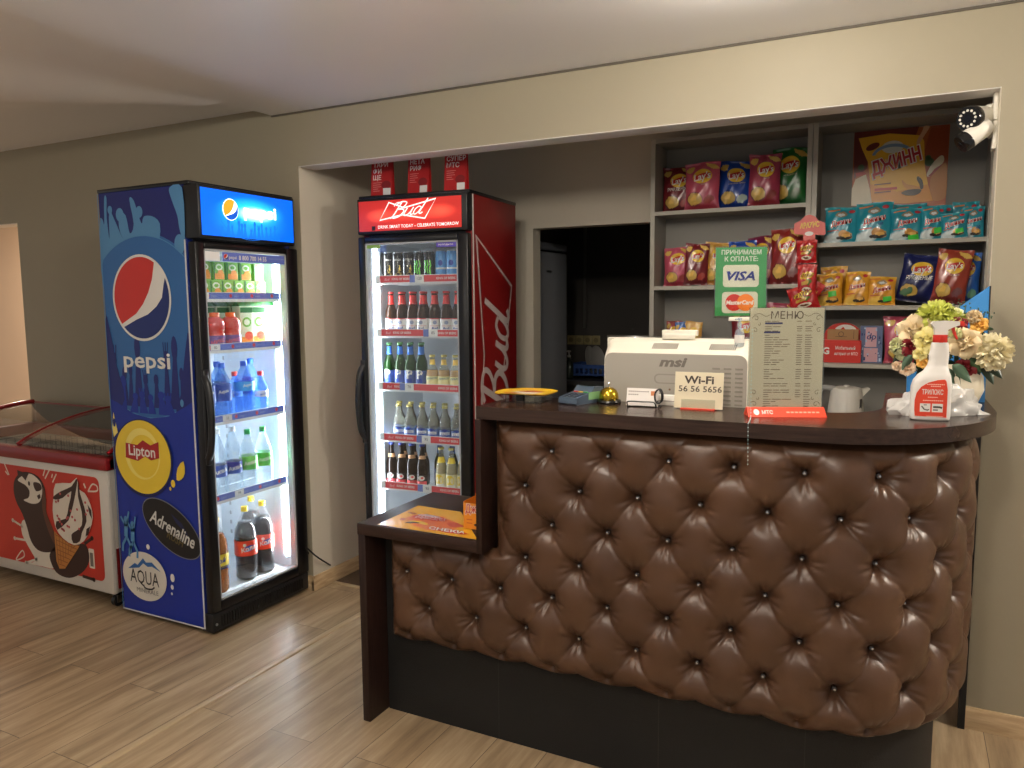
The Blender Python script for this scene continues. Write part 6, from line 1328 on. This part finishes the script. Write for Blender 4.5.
LF = [mat('leaf_green', (52, 78, 42), .5), mat('leaf_dark_green', (32, 52, 34), .45), mat('leaf_blue_green', (78, 104, 82), .5)]
def leaf(p, q, w_, m, droop=.02):
    p, q = p - FO, q - FO; dv = q - p; side = dv.cross(Vector((.2, -1, .1))).normalized(); b = MB()
    b.surf(lambda u, v: p + dv * v + side * ((u - .5) * w_ * math.sin(PI * v ** .8) ** .8) + Vector((0, .012 * abs(u - .5) * 2 * math.sin(PI * v), -droop * v * v)), 4, 8, m); b.build('leaf', t, angle=180)
for (x0, y0, x1, y1, w_, m_, Y) in ((960, 350, 982, 366, .034, 0, 2.58), (980, 356, 1003, 372, .036, 1, 2.59), (952, 365, 972, 376, .032, 2, 2.55), (948, 368, 954, 385, .026, 2, 2.55), (958, 372, 962, 384, .022, 0, 2.56), (950, 355, 960, 345, .024, 1, 2.60), (912, 355, 902, 364, .026, 2, 2.58), (926, 368, 915, 376, .024, 1, 2.62), (970, 335, 990, 330, .030, 0, 2.63), (985, 330, 994, 322, .024, 2, 2.63), (910, 322, 900, 316, .024, 0, 2.64), (925, 310, 918, 316, .03, 0, 2.66), (962, 318, 972, 308, .02, 2, 2.64), (975, 360, 978, 374, .03, 1, 2.6), (908, 340, 894, 336, .018, 2, 2.60), (908, 342, 893, 341, .016, 2, 2.60), (909, 344, 894, 346, .016, 2, 2.60), (945, 340, 952, 352, .03, 0, 2.61), (935, 350, 940, 362, .03, 1, 2.62), (905, 352, 893, 356, .03, 1, 2.63), (930, 345, 938, 356, .04, 1, 2.64), (948, 330, 960, 338, .03, 1, 2.64), (975, 345, 985, 338, .03, 1, 2.63), (970, 322, 984, 318, .026, 0, 2.65), (945, 362, 958, 370, .034, 1, 2.60), (915, 358, 925, 368, .03, 0, 2.63), (982, 362, 994, 378, .03, 1, 2.61)):
    leaf(at_y(x0, y0, Y), at_y(x1, y1, Y), w_, LF[m_])
b = MB(); rr = random.Random(2)
for (px, py) in ((960, 303), (955, 307), (966, 305), (978, 311), (990, 316), (948, 350), (955, 355), (945, 358), (985, 313)):
    q = at_y(px, py, 2.64) - FO; b.tube(catmull([Vector((rr.uniform(-.01, .01), 0, .11)), q * .6 + Vector((0, 0, .03)), q], 5), .0016, LF[2], 5)
    for k in range(5): c_ = q + Vector((rr.uniform(-.012, .012), rr.uniform(-.008, .008), rr.uniform(-.012, .01))); b.lathe([(0, -.003), (.003, 0), (0, .003)], LF[k % 3], 6, (c_.x, c_.y, c_.z))
b.build('sprig', t); b = MB()
for k in range(9): a = 2 * PI * k / 9; b.tube(catmull([Vector((.02 * math.cos(a), .02 * math.sin(a), .07)), Vector((.05 * math.cos(a), .03 * math.sin(a), .16)), Vector((.08 * math.cos(a), .02 * math.sin(a) - .02, .215))], 4), .0025, LF[0], 6)
b.build('stem', t)
# blue display card behind the flowers
t = thing('display_box', 'blue cardboard display with a sloping top behind the flowers, against the wall', 'display', (.127, 2.80, CZ)); BLUC = mat('card_sky_blue', (60, 142, 214), .5); BLK3 = mat('card_edge_black', (16, 18, 24), .6)
b = MB(); b.prism([(-.112, 0), (.108, 0), (.103, .362), (-.01, .268), (-.03, .10), (-.112, .085)], 0, .004, BLUC, lambda x, z, h: (x, h, z)); b.build('front_panel', t, smooth=False)
b = MB(); b.prism([(0, 0), (.12, 0), (.12, .33), (0, .362)], .103, .108, BLK3, lambda y, z, h: (h, y + .004, z)); b.build('side_panel', t, smooth=False)
b = MB(); b.prism([(0, 0), (.12, 0), (.12, .07), (0, .085)], -.112, -.108, BLUC, lambda y, z, h: (h, y + .004, z)); b.box(-.112, .108, .120, .124, 0, .07, BLUC); b.box(-.108, .103, .004, .12, 0, .004, BLUC); b.build('tray', t, smooth=False)
# ---- on the lower shelf
SZ = .7245
b = MB(); q4 = [at_z(x, y, SZ) for x, y in ((377.5, 524.8), (418.4, 505.8), (461, 512.2), (477.6, 540.2))]; cx = sum((p for p in q4), Vector()) / 4
c3 = [p - cx for p in q4]; LFM = umat('leaflet_print', (236, 176, 40), [('e', .50, .40, .40, .34, 0, (226, 110, 50), .3, 5), ('e', .45, .55, .28, .13, 5, (198, 60, 40), .2, 8), ('e', .40, .62, .2, .06, 0, (206, 196, 190), .3, 8), ('e', .35, .30, .13, .07, 0, (240, 200, 60), .2, 9), ('e', .30, .26, .10, .04, 10, (90, 80, 60), .3, 9), ('e', .14, .62, .07, .05, 0, (160, 80, 40), .3, 9), ('e', .15, .35, .05, .05, 0, (170, 90, 50), .3, 9), ('e', .8, .42, .14, .10, 0, (198, 70, 44), .4, 8), ('e', .72, .16, .26, .07, 0, (204, 50, 40), .3, 9)], .25, coat=.4)
def lf2(u, v): a = c3[0].lerp(c3[3], u); e = c3[1].lerp(c3[2], u); return a.lerp(e, v) + Vector((0, 0, .0014 + .0006 * math.sin(u * 5) * math.sin(v * 4)))
b.surf(lf2, 10, 10, LFM); b.surf(lambda u, v: lf2(u, v) - Vector((0, 0, .0006)), 10, 10, WHITE)
d = Dec(b, lambda x, y, l: lf2(x, y) + Vector((0, 0, .0004 + .0003 * l))); d.text('Джинн', .46, .50, .13, WHITE, 1, .05, .1, w=.42); d.text('Джинн', .46, .50, .13, REDT, 2, .01, .1, w=.40); d.text('СНЕКИ', .70, .12, .10, WHITE, 1, .03, .1, w=.38)
tag(b.build('snack_leaflet', loc=cx, smooth=False), 'orange and yellow snack leaflet lying flat on the low side shelf', 'leaflet')
p0 = at_z(463.6, 528.8, SZ); t = thing('snack_box', 'open orange cardboard snack box standing on the leaflet against the riser panel', 'box', (p0.x, p0.y, SZ + .0026), math.radians(2)); OBX = mat('box_orange', (226, 140, 34), .45)
bw, bd, bh = .105, .09, .088; b = MB(); th = .0015
b.box(0, bw, 0, th, 0, bh, OBX); b.box(0, bw, bd - th, bd, 0, bh + .012, OBX); b.box(0, th, th, bd - th, 0, bh + .004, OBX); b.box(bw - th, bw, th, bd - th, 0, bh, OBX); b.box(th, bw - th, th, bd - th, 0, th, OBX)
d = Dec(b, lambda x, z, l: (x, -.0003 - .0005 * l, z)); d.text('Джинн', .052, .058, .028, WHITE, 1, .06, .1, rot=4, w=.092); d.text('Джинн', .052, .058, .028, REDT, 2, .015, .1, rot=4, w=.088); d.ell(.062, .026, .018, .009, mat('poster_nut', (206, 140, 40), .3), 1); d.ell(.060, .016, .02, .006, PDK, 2); d.poly([(.05, .03), (.07, .05), (.08, .03)], mat('box_yellow', (240, 196, 60), .4), 1)
for k in range(2): d.rect(.012, .03 - k * .012, .034, .034 - k * .012, mat('box_print', (200, 100, 40), .5), 1)
b.build('box', t, smooth=False)

# ================================================================== SECURITY CAMERAS, CABLE, KITCHEN
CW = mat('camera_white', (226, 222, 210), .35); CBK = mat('camera_black_glass', (14, 14, 16), .12)
def cctv(label, front, tip, base, r, leds=True):
    front, tip, base = Vector(front), Vector(tip), Vector(base); t = thing('security_camera', label, 'camera', base); ax = (tip - front); L_ = ax.length; ax.normalize()
    R_ = Matrix.Translation(front - base) @ ax.to_track_quat('Z', 'Y').to_matrix().to_4x4()
    b = MB(); b.T = R_; b.lathe([(r * .90, .012), (r, .016), (r, L_ * .8), (r * .86, L_ * .95), (r * .4, L_), (0, L_)], CW, 28); b.build('body', t, angle=50)
    b = MB(); b.T = R_; b.lathe([(0, -.004), (r * .92, -.004), (r * 1.02, .004), (r * 1.02, .022), (r * 1.0, .024)], CBK, 28); b.build('front_ring', t, angle=50)
    b = MB(); b.T = R_
    for k in range(12 if leds else 0): a = 2 * PI * k / 12; b.cyl((r * .62 * math.cos(a), r * .62 * math.sin(a), -.0062), (r * .62 * math.cos(a), r * .62 * math.sin(a), -.003), r * .10, CW, n=10)
    b.lathe([(0, -.006), (r * .30, -.006), (r * .34, -.004)], mat('camera_lens', (30, 32, 40), .05, metal=.6), 16); b.build('lens_and_lights', t)
    m_ = front.lerp(tip, .72) - base; b = MB(); b.tube(catmull([m_, m_.lerp(Vector((-.02, 0, 0)), .6) + Vector((0, .01, .012)), Vector((-.012, 0, 0))], 5), .013, CW, 10)
    b.box(-.014, 0, -.03, .03, -.045, .045, CW, .004); b.build('bracket', t)
    return t
f1 = at_y(968.5, 118.5, 2.985); cctv('upper white security camera with ring of lights, facing the room', f1, f1 + Vector((.060, .100, .012)), (.2455, 3.055, 2.107), .040)
f2 = at_y(961.5, 144.0, 2.985); cctv('lower white security camera tilted down towards the counter', f2, f2 + Vector((.078, .030, .062)), (.2455, 3.040, 2.012), .031, False)
b = MB(); c0 = [at_y(304, 546, 2.90), at_y(314, 554.5, 3.0)]
pts = [Vector((-2.69, 2.966, .16)), Vector((-2.672, 2.99, .125)), Vector((-2.66, 3.05, .075)), Vector((-2.645, 3.14, .03)), Vector((-2.58, 3.22, .006)), Vector((-2.44, 3.18, .006)), Vector((-2.25, 3.00, .006)), Vector((-2.0, 2.75, .006)), Vector((-1.7, 2.66, .006))]
pts = [Vector((-2.690, 2.952, .20))] + [at_x(x, y, -2.665 + .012 * k) for k, (x, y) in enumerate(((306.5, 548), (316, 556), (326, 562.5)))] + [at_z(336, 567.6, .03), at_z(345, 567, .02), at_z(356, 562.5, .008), Vector((-2.28, 3.46, .006)), Vector((-2.1, 3.05, .006)), Vector((-1.9, 2.8, .006)), Vector((-1.6, 2.72, .006))]
b.tube(catmull(pts, 8), .0042, mat('cable_black', (18, 18, 18), .5), 8); tag(b.build('power_cord'), 'black power cord running from the blue cooler across the floor to the counter', 'cord')
# white sheet of paper slip under worktop end
# kitchen behind the doorway
t = thing('kitchen_fridge', 'tall grey white refrigerator inside the dark kitchen doorway', 'fridge', (-2.36, 4.60, 0)); FRW = mat('fridge_white', (150, 154, 160), .4)
b = MB(); b.box(-.28, .27, -.26, .26, .03, 1.86, FRW, .008); b.build('body', t); b = MB(); b.box(.273, .31, -.26, .26, .05, 1.80, FRW, .012); b.box(.273, .31, -.26, .26, 1.812, 1.858, FRW, .008); b.box(.2695, .274, -.25, .25, .04, 1.85, BLK); do = b.build('door', t)
b = MB(); d = Dec(b, lambda y, z, l: (.3105 + .0006 * l, y, z)); d.rect(-.08, 1.668, .0, 1.682, STEEL, 1); b.build('badge', t, smooth=False)
for x in (-.2, .2):
    for y in (-.2, .2): MB().cyl((x, y, 0), (x, y, .032), .02, BLK, n=10).build('foot', t)
KY = 5.9
b = MB(); KT = mat('kitchen_top', (72, 70, 70), .4); b.box(-2.645, -1.74, 5.62, 6.295, .82, .86, KT); b.box(-2.63, -1.75, 5.66, 6.29, .08, .82, mat('kitchen_front', (60, 56, 52), .5)); b.box(-2.63, -1.75, 5.72, 6.29, 0, .08, BLK); tag(b.build('kitchen_counter', smooth=False), 'dark kitchen counter under the blue dish rack beyond the doorway', 'counter')
p0 = at_y(574, 378, KY); p1 = at_y(612, 365, KY); RB_ = mat('rack_blue', (60, 96, 168), .45); RX0, RX1 = p0.x, p1.x + .12
t = thing('dish_rack', 'blue plastic dish rack on the kitchen counter', 'dish rack', ((RX0 + RX1) / 2, KY, .861)); w2 = (RX1 - RX0) / 2
b = MB(); b.box(-w2, w2, -.15, .15, .02, .028, RB_)
for y in (-.15, .142): b.box(-w2, w2, y, y + .008, .085, .115, RB_); b.box(-w2, w2, y, y + .008, .02, .04, RB_)
for x in (-w2, w2 - .008): b.box(x, x + .008, -.15, .15, .02, .115, RB_)
for k in range(11): x = -w2 + .02 + k * (2 * w2 - .05) / 10; b.box(x, x + .014, -.15, -.142, .04, .085, RB_); b.box(x, x + .014, .142, .15, .04, .085, RB_)
for x in (-w2 + .01, w2 - .03):
    for y in (-.13, .11): b.box(x, x + .02, y, y + .02, 0, .02, RB_)
b.build('rack', t, smooth=False)
PL = mat('plate_white', (200, 198, 192), .3)
for k, (px, lb) in enumerate(((588, 'white plate upright in the blue dish rack'), (597, 'second white plate upright in the dish rack, behind the first'))):
    q = at_y(px, 360, KY); b = MB(); b.T = Matrix.Rotation(math.radians(78), 4, 'Y') @ Matrix.Rotation(math.radians(10 * k), 4, 'X'); b.lathe([(0, 0), (.07, 0), (.115, .016), (.117, .018), (.115, .020), (.07, .004), (0, .004)], PL, 32)
    zmin = min(v.z for v in b.v); tag(b.build('plate', loc=(q.x - .03 * k + .01, KY + (0 if k == 0 else .03), .8895 - zmin), angle=60), lb, 'plate', 'plates in the rack')
q = at_y(569, 370, 5.72); t = thing('soap_bottle', 'dark soap bottle with a pale pump beside the dish rack', 'bottle', (q.x, 5.72, .8605)); MB().lathe([(0, 0), (.035, 0), (.036, .12), (.02, .15), (.012, .16), (.012, .175)], mat('soap_dark', (52, 62, 50), .3), 18).build('bottle', t); b = MB(); b.lathe([(0, .175), (.014, .175), (.014, .19), (.005, .192), (.005, .215), (.016, .217), (.016, .228), (0, .229)], PL, 14); b.cyl((0, 0, .223), (-.04, -.01, .220), .005, PL, n=8); b.build('pump', t)
q = at_y(583, 340, 6.29); t = thing('socket_strip', 'row of cream wall sockets above the kitchen counter', 'sockets', (q.x, 6.2995, q.z)); SKC = mat('socket_cream', (186, 170, 120), .4)
for k in range(4): b = MB(); x = -.15 + k * .078; b.box(x, x + .074, -.012, 0, -.04, .04, SKC, .004); b.cyl((x + .037, -.0125, 0), (x + .037, -.009, 0), .022, mat('socket_shade', (150, 136, 96), .5), n=16); b.build('socket', t)
q = at_y(585, 250, 6.29); b = MB(); b.box(-.012, .012, -.014, 0, 1.25, 2.4, mat('conduit_grey', (120, 118, 112), .5)); tag(b.build('cable_conduit', loc=(q.x, 6.2995, 0), smooth=False), 'grey cable conduit running up the dark kitchen wall', 'conduit')

SC.view_settings.view_transform = 'Standard'; SC.view_settings.look = 'None'; SC.view_settings.gamma = 1; SC.view_settings.use_curve_mapping = False
SC.view_settings.exposure = 0.42
SC.cycles.use_denoising = True
